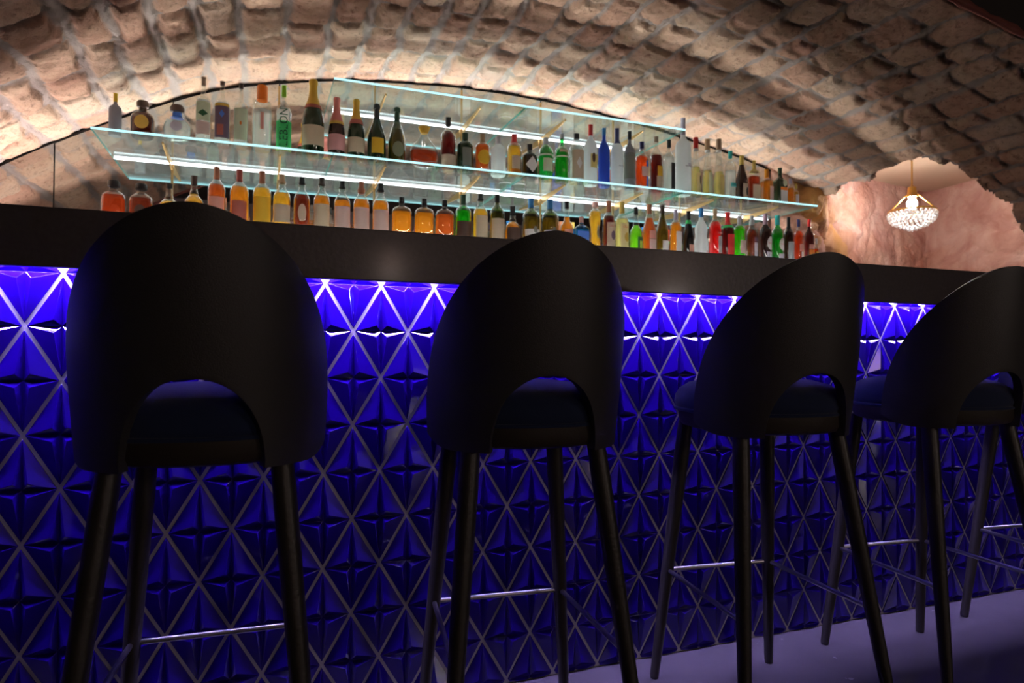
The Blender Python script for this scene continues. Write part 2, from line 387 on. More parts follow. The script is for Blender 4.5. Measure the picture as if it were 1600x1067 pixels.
# arch face above the vault mouth, dark front room
bm = bmesh.new()
xs = np.linspace(VX[0], VX[-1], 90)
prev = None
for x in xs:
    a = bm.verts.new((x, Y_FRONT-0.03, max(0, vault_z(x)+0.004))); b = bm.verts.new((x, Y_FRONT-0.03, 3.4))
    if prev: bm.faces.new((prev[0], a, b, prev[1]))
    prev = (a, b)
for x0, x1 in ((-6, VX[0]), (VX[-1], 8)):
    vs = [bm.verts.new(p) for p in ((x0, Y_FRONT-0.03, 0), (x1, Y_FRONT-0.03, 0), (x1, Y_FRONT-0.03, 3.4), (x0, Y_FRONT-0.03, 3.4))]; bm.faces.new(vs)
o = obj('wall_arch', bm, MAT_DARKWALL); tag(o, 'black painted wall around the mouth of the vault', kind='structure')
for nm, bx in (('wall_left', (-6.1, -6, -6, .25, 0, 3.4)), ('wall_right', (8, 8.1, -6, .25, 0, 3.4)), ('wall_back', (-6, 8, -6.1, -6, 0, 3.4)), ('ceiling_front', (-6, 8, -6, .25, 3.4, 3.5))):
    bm = bmesh.new(); box(bm, *bx); tag(obj(nm, bm, MAT_DARKWALL if nm != 'wall_back' else pbr('grey_plaster', (0.50, 0.45, 0.39), 0.9, bump=0.3, bscale=20, var=0.3)), 'dark plaster of the front room', kind='structure')
bm = bmesh.new(); pr = None
for x in np.linspace(-2.4, 5.7, 160):
    nx_ = float(np.interp(x, VX, NX)); nz_ = float(np.interp(x, VX, NZ)); zz = vault_z(float(x)); ring = []
    for q in range(6):
        a = q*PI/3; rr_ = 0.016+0.004*math.sin(x*23)+0.003*math.sin(x*61)
        ring.append(bm.verts.new((x+nx_*math.cos(a)*rr_, Y_FRONT-0.028+math.sin(a)*rr_, zz+nz_*math.cos(a)*rr_)))
    if pr:
        for q in range(6): bm.faces.new((pr[q], pr[(q+1) % 6], ring[(q+1) % 6], ring[q]))
    pr = ring
tag(obj('trim_1', bm, pbr('red_brick_edge', (0.20, 0.06, 0.045), 0.85, bump=0.5), None, True), 'reddish brown stone edge along the mouth of the vault', kind='structure')
# wall behind the mirror (dark line at the vault edge)
bm = bmesh.new(); box(bm, -3.2, 3.60, Y_MIR+0.012, Y_MIR+0.06, 0, 2.62); tag(obj('wall_mirror_backing', bm, MAT_CARC), 'dark backing wall behind the mirror panels', kind='structure')

# pink rock wall of the next room: runs right from the mirror's end and turns the corner
path = [(3.46, Y_MIR-0.02), (3.95, Y_MIR+0.03), (4.40, 2.52), (5.22, 2.80), (6.17, 2.97), (6.16, 1.9), (6.15, 0.3)]
pl = np.concatenate([[0], np.cumsum([math.dist(a, b) for a, b in zip(path, path[1:])])])
na = int(pl[-1]/0.018); nb = int(2.54/0.018)
A = np.linspace(0, pl[-1], na); ax = np.interp(A, pl, [p[0] for p in path]); ay = np.interp(A, pl, [p[1] for p in path])
kk = np.hanning(15); kk /= kk.sum()
def sm(a): return np.convolve(np.concatenate([[a[0]]*7, a, [a[-1]]*7]), kk, 'valid')
ax, ay = sm(ax), sm(ay)
gx, gy = np.gradient(ax), np.gradient(ay); gl = np.hypot(gx, gy); nxp, nyp = gy/gl, -gx/gl
Bz = np.linspace(0, 2.54, nb); AG, BG = np.meshgrid(A, Bz, indexing='ij')
# boulders: distance to random seeds, softened
seeds = np.stack([rng.uniform(0, pl[-1], 150), rng.uniform(0, 2.62, 150)], -1)
wa = AG + 0.16*(fbm(AG*3, BG*3, 81)-0.5); wb = BG + 0.16*(fbm(AG*3, BG*3, 85)-0.5)
D1 = np.full(AG.shape, 9.0); D2 = np.full(AG.shape, 9.0); I1 = np.zeros(AG.shape, int)
for k, (u, v) in enumerate(seeds):
    dd = np.hypot((wa-u)*0.8, (wb-v)*1.25); new = dd < D1
    D2 = np.where(new, D1, np.minimum(D2, dd)); I1 = np.where(new, k, I1); D1 = np.where(new, dd, D1)
crack = 1-np.clip((D2-D1)/0.035, 0, 1)
wild = np.clip(1.35-(AG-0.0)/1.3, 0.18, 1)        # rougher by the opening, smoother wall farther on
rd = rng.rand(150)[I1]
disp = wild*(0.10*(fbm(AG*2.5, BG*2.5, 91)-0.5) + 0.07*(rd-0.5) + 0.05*np.clip((D2-D1)/0.1, 0, 1) - 0.07*crack) + 0.035*(fbm(AG*6, BG*6, 95)-0.5) + 0.030*(fbm(AG*14, BG*14, 97)-0.5)
env = np.clip(A/0.12, 0, 1)[:, None]; disp = disp*env
P = np.stack([ax[:, None]+nxp[:, None]*disp, ay[:, None]+nyp[:, None]*disp, BG], -1)
och = np.clip((fbm(AG*2.2+4, BG*2.2, 101)-0.50)*7, 0, 1)*np.clip(1.6-AG/1.1, 0.0, 1)*np.clip(AG/0.6, 0.15, 1)*0.85 + 0.55*np.clip((rd-0.72)*5, 0, 1)*np.clip(2.2-AG, 0.15, 1)
me = grid_mesh('wall_rock', P, None, {'ochre': np.clip(och, 0, 1)})
tag(link('wall_rock', me, MAT_ROCK), 'pink and ochre rock wall of the room beyond the opening', kind='structure')
bm = bmesh.new(); box(bm, 3.4, 6.4, 0.3, 3.2, 2.52, 2.60); tag(obj('ceiling_plaster', bm, MAT_PLASTER), 'smooth beige plaster ceiling above the chandelier', kind='structure')

# ------------------------------------------------------------ bar counter
BX0, BX1 = -1.95, 5.30
bar = empty('bar_counter', (0, 0, 0))
tag(bar, 'long bar with thick black top and cobalt blue faceted tile front', 'bar counter')
bm = bmesh.new()
box(bm, BX0, BX1, -0.158, -0.133, 1.072, 1.192); box(bm, BX0, BX1, -0.133, 0.235, 1.160, 1.192)
o = obj('bar_top', bm, MAT_TOP, bar); bevel_mod(o, 0.002, 2)
bm = bmesh.new(); box(bm, BX0, BX1, 0.004, 0.22, 0.0, 1.160); obj('bar_body', bm, MAT_CARC, bar)
# grout sheet + tiles
bm = bmesh.new(); box(bm, BX0, BX1, 0.0, 0.004, 0.0, 1.150); o = obj('grout', bm, MAT_GROUT, bar)
w, h, zt, x0 = 0.1396, 0.1183, 1.076, 0.1396*1.0847-0.1396
def clip_poly(pts, zmin, zmax): return pts
bm = bmesh.new()
g = 0.0040                 # half joint, measured across
vh = g*math.hypot(w/2, h)/(w/2)   # vertical inset of the rhombus corner
hh = g*math.hypot(w/2, h)/h
e, H = 0.0035, 0.0135
for row in range(-1, 11):
    for k in range(-18, 40):
        cxx = x0 + (k + (0.5 if row % 2 == 0 else 0.0))*w; czz = zt - row*h
        if cxx-w/2 < BX0 or cxx+w/2 > BX1: continue
        if czz > 1.15: continue
        W2, H2 = w/2-hh, h-vh
        px_, pz_ = w*0.095, h*0.125
        def V(x, z, y):
            return bm.verts.new((cxx+x, -y, czz+z))
        Rr, Tt, Ll, Bb = V(W2, 0, e), V(0, H2, e), V(-W2, 0, e), V(0, -H2, e)
        Rb, Tb, Lb, Bbk = V(W2, 0, -0.001), V(0, H2, -0.001), V(-W2, 0, -0.001), V(0, -H2, -0.001)
        C = V(0, 0, e*0.6)
        P1, P2, P3, P4 = V(px_, pz_, H), V(-px_, pz_, H), V(-px_, -pz_, H), V(px_, -pz_, H)
        for f in ((Rr, Tt, P1), (Tt, Ll, P2), (Ll, Bb, P3), (Bb, Rr, P4),
                  (Rr, P1, C), (P1, Tt, C), (Tt, P2, C), (P2, Ll, C), (Ll, P3, C), (P3, Bb, C), (Bb, P4, C), (P4, Rr, C),
                  (Rb, Tb, Tt, Rr), (Tb, Lb, Ll, Tt), (Lb, Bbk, Bb, Ll), (Bbk, Rb, Rr, Bb)):
            bm.faces.new(f)
# cut the field off at the floor and just under the bar top
for zc_, nn in ((0.004, (0, 0, -1)), (1.150, (0, 0, 1))):
    bmesh.ops.bisect_plane(bm, geom=bm.verts[:]+bm.edges[:]+bm.faces[:], plane_co=(0, 0, zc_), plane_no=nn, clear_outer=True)
bmesh.ops.recalc_face_normals(bm, faces=bm.faces[:])
o = obj('tile_cladding', bm, MAT_TILE, bar); bevel_mod(o, 0.0007, 2, 8)
auto_smooth(o, 12)
# violet strip tucked behind the front board
led = empty('violet_led_strip', (0, -0.050, 1.125)); tag(led, 'violet LED strip glowing under the front edge of the black bar top', 'light strip')
bm = bmesh.new(); box(bm, BX0+.05, BX1-.05, -0.003, 0.003, -0.001, 0.001); obj('diffuser', bm, MAT_LEDV, led)
bm = bmesh.new(); box(bm, BX0+.05, BX1-.05, -0.010, 0.006, 0.002, 0.034); box(bm, BX0+.05, BX1-.05, -0.010, -0.008, -0.041, 0.002); obj('channel', bm, MAT_CARC, led)

# ------------------------------------------------------------ back bar: counter, mirror, shelves, strips
bb = empty('back_counter', (0, 0, 0)); tag(bb, 'dark back bar cabinet under the mirror and glass shelves', 'cabinet')
bm = bmesh.new(); box(bm, -1.95, 3.42, 1.72, 2.12, 0, 0.98); obj('body', bm, MAT_CARC, bb)
bm = bmesh.new(); box(bm, -1.95, 3.42, 1.70, 2.125, 0.98, 1.02); obj('worktop', bm, MAT_TOP, bb)
up = empty('added_uplight_strip', (0, 2.085, 1.021)); tag(up, 'added warm white LED trough, unseen on the back counter, washing the mirror and vault', 'light strip')  # added unseen uplight; its lip cuts the light along the vault
bm = bmesh.new(); box(bm, -1.6, 3.40, -0.007, 0.007, 0.004, 0.008); obj('diffuser', bm, MAT_LEDUP, up)
bm = bmesh.new(); box(bm, -1.62, 3.41, -0.046, -0.042, 0, 0.061); box(bm, -1.62, 3.41, -0.046, 0.02, 0, 0.003); obj('trough', bm, MAT_CARC, up)

mir = empty('wall_mirror', (0, Y_MIR, 0)); tag(mir, 'arched wall mirror in tall panels behind the bottle shelves, reflecting the vault', 'mirror')
joints = [-2.007, -1.484, -0.961, -0.438, 0.085, 0.608, 1.131, 1.654, 2.177, 2.700, 3.223, 3.54]
for a, b in zip(joints, joints[1:]):
    bm = bmesh.new(); n = 10; bot = []; top = []
    for yv in (0.0, 0.008):
        bt = [bm.verts.new((a+0.003+(b-a-0.006)*i/n, yv, 1.0)) for i in range(n+1)]
        tp = [bm.verts.new((a+0.003+(b-a-0.006)*i/n, yv, max(1.05, vault_z(a+(b-a)*i/n)-0.018))) for i in range(n+1)]
        bot.append(bt); top.append(tp)
    for i in range(n):
        bm.faces.new((bot[0][i], bot[0][i+1], top[0][i+1], top[0][i])); bm.faces.new((bot[1][i+1], bot[1][i], top[1][i], top[1][i+1]))
        bm.faces.new((top[0][i], top[0][i+1], top[1][i+1], top[1][i])); bm.faces.new((bot[0][i+1], bot[0][i], bot[1][i], bot[1][i+1]))
    bm.faces.new((bot[0][0], top[0][0], top[1][0], bot[1][0])); bm.faces.new((bot[0][n], bot[1][n], top[1][n], top[0][n]))
    obj('mirror_panel', bm, MAT_MIRROR, mir)
for j in joints[3:11]:
    bm = bmesh.new(); box(bm, j-0.0055, j+0.0055, -0.005, 0.004, 1.0, vault_z(j)-0.03); obj('upright_rail', bm, MAT_BRASS, mir)

seg_x = [-0.714, 0.332, 1.375, 2.424, 3.473]
names = ['leftmost, under the clear spirits and green bottle', 'under the champagne bottles and round decanter', 'under the green gin and frosted vodka bottles', 'rightmost, under the tall flute bottles and dark cognac']
def shelf(x0, x1, z, label, group, lk):
    s = empty('glass_shelf', ((x0+x1)/2, 0, z)); s.location = ((x0+x1)/2, 1.682, z)
    tag(s, label, 'shelf', group)
    wd = (x1-x0)/2-0.0015
    bm = bmesh.new(); box(bm, -wd, wd, 0.003, 0.449, -0.010, 0.0); obj('pane', bm, MAT_GLASS, s)
    bm = bmesh.new(); box(bm, -wd, wd, 0.0, 0.0028, -0.010, 0.0); o = obj('front_edge', bm, MAT_GLOW, s); tag(o, 'front edge with painted bright cyan glow')
    for sx in (-1, 1):
        bm = bmesh.new(); box(bm, sx*wd-0.001, sx*wd+0.001, 0.003, 0.447, -0.0105, 0.0005); obj('side_edge', bm, MAT_GEDGE, s)
    for j in joints:
        if x0+0.02 < j < x1-0.02 and lk:
            bm = bmesh.new(); xx = j-(x0+x1)/2
            vs = [(0.09, -0.0115), (0.434, -0.0115), (0.434, -0.055), (0.415, -0.050), (0.09, -0.019)]
            A_ = [bm.verts.new((xx-0.004, y, zz)) for y, zz in vs]; B_ = [bm.verts.new((xx+0.004, y, zz)) for y, zz in vs]
            bm.faces.new(A_); bm.faces.new(B_[::-1])
            for i in range(5): bm.faces.new((A_[i], B_[i], B_[(i+1) % 5], A_[(i+1) % 5]))
            bmesh.ops.recalc_face_normals(bm, faces=bm.faces[:])
            obj('bracket', bm, MAT_BRASS, s)
    return s
Z_MID, Z_TOP, Z_LOW = 1.900, 2.280, 1.515
for i in range(4): shelf(seg_x[i], seg_x[i+1], Z_MID, 'middle glass shelf, ' + names[i], 'middle row of glass shelves', True)
shelf(seg_x[1], seg_x[2], Z_TOP, 'top glass shelf above the champagne bottles, empty, with glowing front edge', 'top row of glass shelves', True)
shelf(seg_x[2], seg_x[3], Z_TOP, 'top glass shelf above the green gin bottles, empty, with glowing front edge', 'top row of glass shelves', True)
low_n = ['lowest glass shelf at the left end, under the squat cognac bottles', 'lowest glass shelf under the square bourbon bottles', 'lowest glass shelf under the wavy yellow and aperitif bottles', 'lowest glass shelf at the right end, under the red and vermouth bottles']
xl = seg_x[:-1]+[3.66]
for i in range(4): shelf(xl[i], xl[i+1], Z_LOW, low_n[i], 'lowest row of glass shelves', False)
for zz, a, b, lab in ((Z_MID, seg_x[0], seg_x[-1], 'long white LED strip along the back of the middle glass shelves'), (Z_TOP, seg_x[1]+0.03, seg_x[3]-0.1, 'short white LED strip along the back of the top glass shelves')):
    l = empty('shelf_led_strip', ((a+b)/2, Y_MIR, zz-0.0125)); tag(l, lab, 'light strip', 'LED strips behind the glass shelves')
    hw = (b-a)/2-0.01
    bm = bmesh.new(); box(bm, -hw, hw, -0.005, -0.001, -0.0055, 0.0024); obj('diffuser', bm, MAT_LED, l)
    lip = 0.0095 if zz == Z_MID else 0.0055  # lip shaped to cut off the added uplight on the vault
    bm = bmesh.new(); box(bm, -hw, hw, -0.005, -0.0005, 0.0028, 0.0135); box(bm, -hw, hw, -0.031, -0.0005, 0.0135, 0.0145); box(bm, -hw, hw, -0.031, -0.030, 0.0145, 0.0155+lip); obj('channel', bm, MAT_ALU, l)
    bm = bmesh.new(); box(bm, -hw, hw, -0.0055, -0.0015, 0.0148, 0.0155); o = obj('added_upper_diffuser', bm, MAT_LEDTOP, l)  # unseen up-facing emitter, added to light the vault
# ------------------------------------------------------------ bottles
# kind: (body profile in (radius/rmax, z/height), section exponent, depth factor)
KIND = {
 'whisky':  ([(.0,0),(.90,0),(1,.02),(1,.60),(.96,.65),(.82,.70),(.55,.745),(.36,.785),(.31,.83),(.31,.985),(.34,.987),(.34,1)],2,1),
 'malt':    ([(.0,0),(.90,0),(1,.02),(1,.56),(.94,.62),(.72,.69),(.46,.74),(.36,.78),(.44,.83),(.42,.87),(.31,.90),(.31,1)],2,1),
 'decbour': ([(.0,0),(.90,0),(1,.03),(1,.58),(.97,.66),(.80,.73),(.45,.77),(.27,.79),(.26,.90),(.30,.91),(.24,.92),(.24,1)],3,.7),
 'bordeaux':([(.0,0),(.92,0),(1,.02),(1,.60),(.93,.66),(.66,.72),(.42,.76),(.36,.80),(.34,.985),(.37,.99),(.37,1)],2,1),
 'burg':    ([(.0,0),(.92,0),(1,.02),(1,.44),(.92,.53),(.66,.66),(.44,.76),(.36,.84),(.34,.985),(.38,.99),(.38,1)],2,1),
 'champ':   ([(.0,0),(.90,0),(1,.03),(1,.42),(.95,.50),(.78,.61),(.55,.71),(.40,.78),(.34,.86),(.34,.93),(.38,.94),(.38,.985),(.30,1)],2,1),
 'champn':  ([(.0,0),(.90,0),(1,.04),(1,.36),(.93,.46),(.72,.58),(.46,.69),(.30,.78),(.26,.90),(.26,.91),(.36,.92),(.36,.98),(.25,1)],2,1),
 'tall':    ([(.0,0),(.92,0),(1,.02),(1,.60),(.96,.65),(.80,.69),(.48,.725),(.34,.75),(.28,.80),(.27,.985),(.31,.99),(.31,1)],2,1),
 'squat':   ([(.0,0),(.80,0),(.97,.06),(1,.22),(1,.50),(.92,.62),(.62,.70),(.36,.73),(.32,.80),(.33,.83),(.48,.84),(.50,.95),(.40,1)],2.4,.75),
 'globe':   ([(.0,0),(.55,0),(.80,.06),(.97,.22),(1,.34),(.95,.47),(.75,.60),(.46,.67),(.32,.70),(.31,.80),(.46,.83),(.50,.92),(.38,1)],2,.8),
 'decanter':([(.0,0),(.50,0),(.78,.06),(.97,.22),(1,.33),(.92,.46),(.70,.58),(.40,.70),(.25,.78),(.22,.86),(.36,.965),(.38,1)],2,.55),
 'bell':    ([(.0,0),(.90,0),(1,.04),(.97,.35),(.90,.48),(.62,.56),(.42,.60),(.46,.64),(.36,.68),(.30,.74),(.28,.97),(.32,1)],2,1),
 'gin':     ([(.0,0),(.90,0),(1,.02),(1,.66),(1.0,.69),(.80,.75),(.46,.80),(.34,.82),(.34,.985),(.38,1)],2,1),
 'shaker':  ([(.0,0),(.86,0),(.93,.03),(.97,.50),(1.0,.54),(1.0,.63),(.93,.66),(.88,.72),(.62,.79),(.40,.83),(.34,.85),(.34,1)],2,1),
 'square':  ([(.0,0),(.92,0),(.98,.02),(.98,.60),(.92,.67),(.62,.73),(.36,.76),(.33,.80),(.33,1)],5,1),
 'slab':    ([(.0,0),(.95,0),(1,.02),(1,.62),(.96,.66),(.50,.73),(.30,.77),(.27,.80),(.27,.985),(.31,1)],6,.65),
 'flute':   ([(.0,0),(.92,0),(1,.02),(1,.30),(.90,.42),(.70,.56),(.54,.66),(.48,.72),(.46,.76),(.46,.99),(.42,1)],2,1),
 'peanut':  ([(.0,0),(.96,0),(1,.03),(1,.26),(.94,.35),(.80,.41),(.82,.47),(.88,.54),(.82,.63),(.56,.71),(.34,.77),(.30,.82),(.30,1)],2,1),
 'wavy':    ([(.0,0),(.82,0),(.90,.03),(.74,.30),(.78,.48),(1,.68),(.95,.78),(.60,.84),(.40,.86),(.40,.90),(.46,.91),(.46,1)],2,1),
 'jar':     ([(.0,0),(.90,0),(1,.02),(1,.62),(.93,.68),(.90,.74),(.60,.76),(.52,.78),(.52,.98),(.44,1)],2,1),
 'mini':    ([(.0,0),(.90,0),(1,.02),(1,.58),(.80,.68),(.42,.76),(.38,.80),(.38,1)],2,1),
}
TINT = {'clear': (.93, .96, .95), 'green': (.08, .62, .20), 'lime': (.45, .85, .10), 'olive': (.30, .32, .05), 'dkgreen': (.03, .09, .035), 'blue': (.06, .22, .85),
        'teal': (.10, .45, .75), 'amber': (.80, .45, .12), 'brown': (.20, .07, .03), 'smoke': (.12, .11, .12), 'red': (.75, .03, .02)}
LIQ = {'amber': (.92, .50, .07), 'gold': (.98, .68, .14), 'deep': (.62, .17, .03), 'red': (.90, .03, .02), 'orange': (.95, .26, .03), 'darkred': (.30, .03, .02), 'pale': (.97, .88, .50),
       'water': (.97, .98, .98), 'lime': (.45, .85, .08), 'green': (.15, .80, .30), 'olive': (.50, .42, .04), 'copper': (.80, .30, .08), 'chest': (.42, .12, .04)}
PAINT = {'white': (.82, .84, .86), 'greyfrost': (.34, .33, .36), 'darkgreen': (.012, .035, .016), 'black': (.012, .012, .014), 'navy': (.03, .05, .22), 'brownblack': (.030, .012, .010),
         'winered': (.07, .008, .008), 'forest': (.02, .045, .022), 'bluebody': (.05, .13, .55)}
CAPC = {'yellow': (.70, .48, .02), 'cork': (.10, .06, .05), 'darkcork': (.05, .035, .03), 'wood': (.30, .20, .14), 'silver': (.45, .44, .48), 'orange': (.95, .22, .01), 'greencap': (.28, .62, .03), 'gold': (.72, .42, .04), 'pinkfoil': (.70, .22, .20),
        'black': (.012, .012, .014), 'darkgreen': (.02, .06, .03), 'copper': (.34, .13, .07), 'tan': (.42, .28, .16), 'red': (.55, .02, .02), 'bluecap': (.03, .18, .45), 'white': (.8, .8, .82), 'teal': (.02, .40, .38), 'navy': (.03, .03, .12),
        'purple': (.12, .08, .30), 'lilac': (.42, .38, .50), 'goldleaf': (.62, .44, .10), 'mauve': (.30, .18, .24), 'brick': (.30, .06, .05), 'orangecap': (.72, .28, .02), 'pink': (.60, .35, .32)}
LAB = {'cream': (.66, .54, .38), 'white': (.78, .76, .76), 'pink': (.70, .50, .46), 'rose': (.72, .36, .36), 'yellow': (.80, .48, .03), 'orange': (.85, .25, .03), 'black': (.02, .02, .025), 'beige': (.60, .48, .36), 'green': (.05, .60, .16),
       'paleg': (.62, .70, .50), 'shield': (.22, .25, .15), 'purplegrey': (.16, .10, .16), 'red': (.72, .03, .03), 'lilac': (.60, .56, .66), 'bluegrey': (.50, .54, .58), 'grey': (.20, .22, .19), 'brick': (.45, .12, .09), 'salmon': (.72, .34, .28),
       'blue': (.08, .22, .75), 'darkgreen': (.03, .12, .05), 'kraft': (.55, .42, .24), 'lemon': (.75, .62, .22), 'gold': (.70, .44, .08), 'limeg': (.48, .70, .08), 'teal': (.05, .35, .36), 'brown': (.08, .04, .03), 'lightyellow': (.85, .72, .35)}
def kind_r(kind, z):
    p = [q for q in KIND[kind][0] if q[0] > 0]
    return float(np.interp(z, [q[1] for q in p], [q[0] for q in p]))
def patch(kind, r, hgt, z0, z1, half, shape, off=1.012, centre=0.0):
    """a label skin wrapped on the body, facing -y"""
    _, sq, flat = KIND[kind]
    bm = bmesh.new(); na_, nb_ = 16, 8
    def pt(th, z):
        k = kind_r(kind, z)*r*off + 0.0006; t = -PI/2 + th; c, s = math.cos(t), math.sin(t)
        kk_ = 1.0 if sq == 2 else (abs(c)**sq+abs(s)**sq)**(-1.0/sq)
        return (k*kk_*c, k*kk_*s*flat - (0.0006 if flat < 1 else 0), z*hgt)
    ha = math.radians(half); ca = math.radians(centre)
    if shape == 'rect':
        g_ = [[bm.verts.new(pt(ca-ha+2*ha*i/na_, z0+(z1-z0)*j/nb_)) for j in range(nb_+1)] for i in range(na_+1)]
        for i in range(na_):
            for j in range(nb_): bm.faces.new((g_[i][j], g_[i+1][j], g_[i+1][j+1], g_[i][j+1]))
    else:
        zc_ = (z0+z1)/2; c = bm.verts.new(pt(ca, zc_)); last = None; n = 24
        for ring in range(1, 6):
            f = ring/5.0; cur = []
            for i in range(n):
                t = 2*PI*i/n; u, v = math.cos(t), math.sin(t)
                if shape == 'diamond': s_ = abs(u)+abs(v); u /= s_; v /= s_
                cur.append(bm.verts.new(pt(ca+ha*u*f, zc_+(z1-z0)/2*v*f)))
            for i in range(n):
                if last is None: bm.faces.new((c, cur[i], cur[(i+1) % n]))
                else: bm.faces.new((last[i], cur[i], cur[(i+1) % n], last[(i+1) % n]))
            last = cur
    return bm
_dg = None
def letters(txt, size, kind, r, hgt, zc_, parent, col, vertical=False, centre=0.0, off=1.03, squash=1.0):
    cu = bpy.data.curves.new('t', 'FONT'); cu.body = txt; cu.size = size; cu.align_x = 'CENTER'; cu.align_y = 'CENTER'; cu.resolution_u = 2
    to = bpy.data.objects.new('t', cu); COL.objects.link(to); bpy.context.view_layer.update()
    me = bpy.data.meshes.new_from_object(to.evaluated_get(bpy.context.evaluated_depsgraph_get()))
    bpy.data.objects.remove(to); bpy.data.curves.remove(cu)
    _, sq, flat = KIND[kind]
    for v in me.vertices:
        x, y = v.co.x*squash, v.co.y
        if vertical: x, y = -y, x
        zz = zc_*hgt + y; k = kind_r(kind, zz/hgt)*r
        t = math.radians(centre) + x/k - PI/2; c, s = math.cos(t), math.sin(t)
        kk_ = 1.0 if sq == 2 else (abs(c)**sq+abs(s)**sq)**(-1.0/sq)
        k = k*off + 0.0009
        v.co = (k*kk_*c, k*kk_*s*flat - (0.0009 if flat < 1 else 0), zz)
    for p in me.polygons: pass
    o = link('lettering', me, pbr('ink_%02d%02d%02d' % tuple(int(99*x) for x in col), col, 0.6), parent)
    return o
def bottle(X, r, hgt, z, name, kind, body, liq, lvl, cap, labels, text, desc, group, Y=1.800, rz=0.0):
    prof, sq, flat = KIND[kind]
    root = empty(name, (X, Y, z), rz); tag(root, desc, 'bottle', group)
    mode, bc = body.split(':')
    cz, cc = cap
    bp = [(a*r, b*hgt) for a, b in prof if b <= cz+1e-6]
    if prof and bp[-1][1] < cz*hgt-1e-5: bp.append((kind_r(kind, cz)*r, cz*hgt))
    bp[1] = (bp[1][0], 0.0006); bp[0] = (0, 0.004)       # slight punt
    bp = [(0, 0.004), (bp[1][0]*0.8, 0.0)] + bp[1:]
    bm = bmesh.new(); lathe(bm, bp, 32, sq, flat=flat)
    if mode == 'g': mt = thin_glass('bottle_glass_'+bc, TINT[bc], 1.5, power=2.3, haze=0.015)
    elif mode == 'f': mt = frosted('frosted_'+bc, PAINT[bc])
    else: mt = pbr('dark_glass_'+bc, PAINT[bc], 0.08, coat=0.5)
    o = obj('glass_body', bm, mt, root); auto_smooth(o, 50)
    if liq:
        fill = lvl; k = 0.90
        ip = [(0, 0.010)] + [(a*r*k, max(0.010, b*hgt)) for a, b in prof if 0 < a and b < fill] + [(kind_r(kind, fill)*r*k, fill*hgt), (0, fill*hgt)]
        bm = bmesh.new(); lathe(bm, ip, 32, sq, flat=flat)
        o = obj('liquid', bm, liquid_mat('liquid_'+liq, LIQ[liq]), root); auto_smooth(o, 50)
    if cc:
        cp = [(kind_r(kind, cz)*r+0.0012, cz*hgt)] + [(a*r+0.0012, b*hgt) for a, b in prof if b > cz+1e-6]
        cp.append((0, cp[-1][1]+0.0005))
        bm = bmesh.new(); lathe(bm, cp, 20, 2.0)
        o = obj('cap' if cz > 0.8 else 'capsule', bm, pbr('cap_'+cc, CAPC[cc], 0.38, coat=0.1), root); auto_smooth(o, 40)
    first = None
    for L_ in labels:
        z0, z1, half, colr, shape = L_[:5]; cen = L_[5] if len(L_) > 5 else 0.0; off = L_[6] if len(L_) > 6 else 1.012
        bm = patch(kind, r, hgt, z0, z1, half, shape, off, cen)
        o = obj('label_paper', bm, pbr('paper_'+colr, LAB[colr], 0.6, var=0.12, bscale=300), root, True)
        if first is None: first = o
    for T in text:
        s_, size, zc_, colr, vert = T[:5]; cen = T[5] if len(T) > 5 else 0.0; sqz = T[6] if len(T) > 6 else 1.0
        letters(s_, size, kind, r, hgt, zc_, first or root, colr, vert, cen, 1.06, sqz)
    return root
DK = (.03, .02, .03); GR = (.22, .20, .24); RD = (.55, .03, .03); WH = (.85, .85, .85)
GU = 'bottles on the middle glass shelves'; GL = 'bottles on the lowest glass shelves'
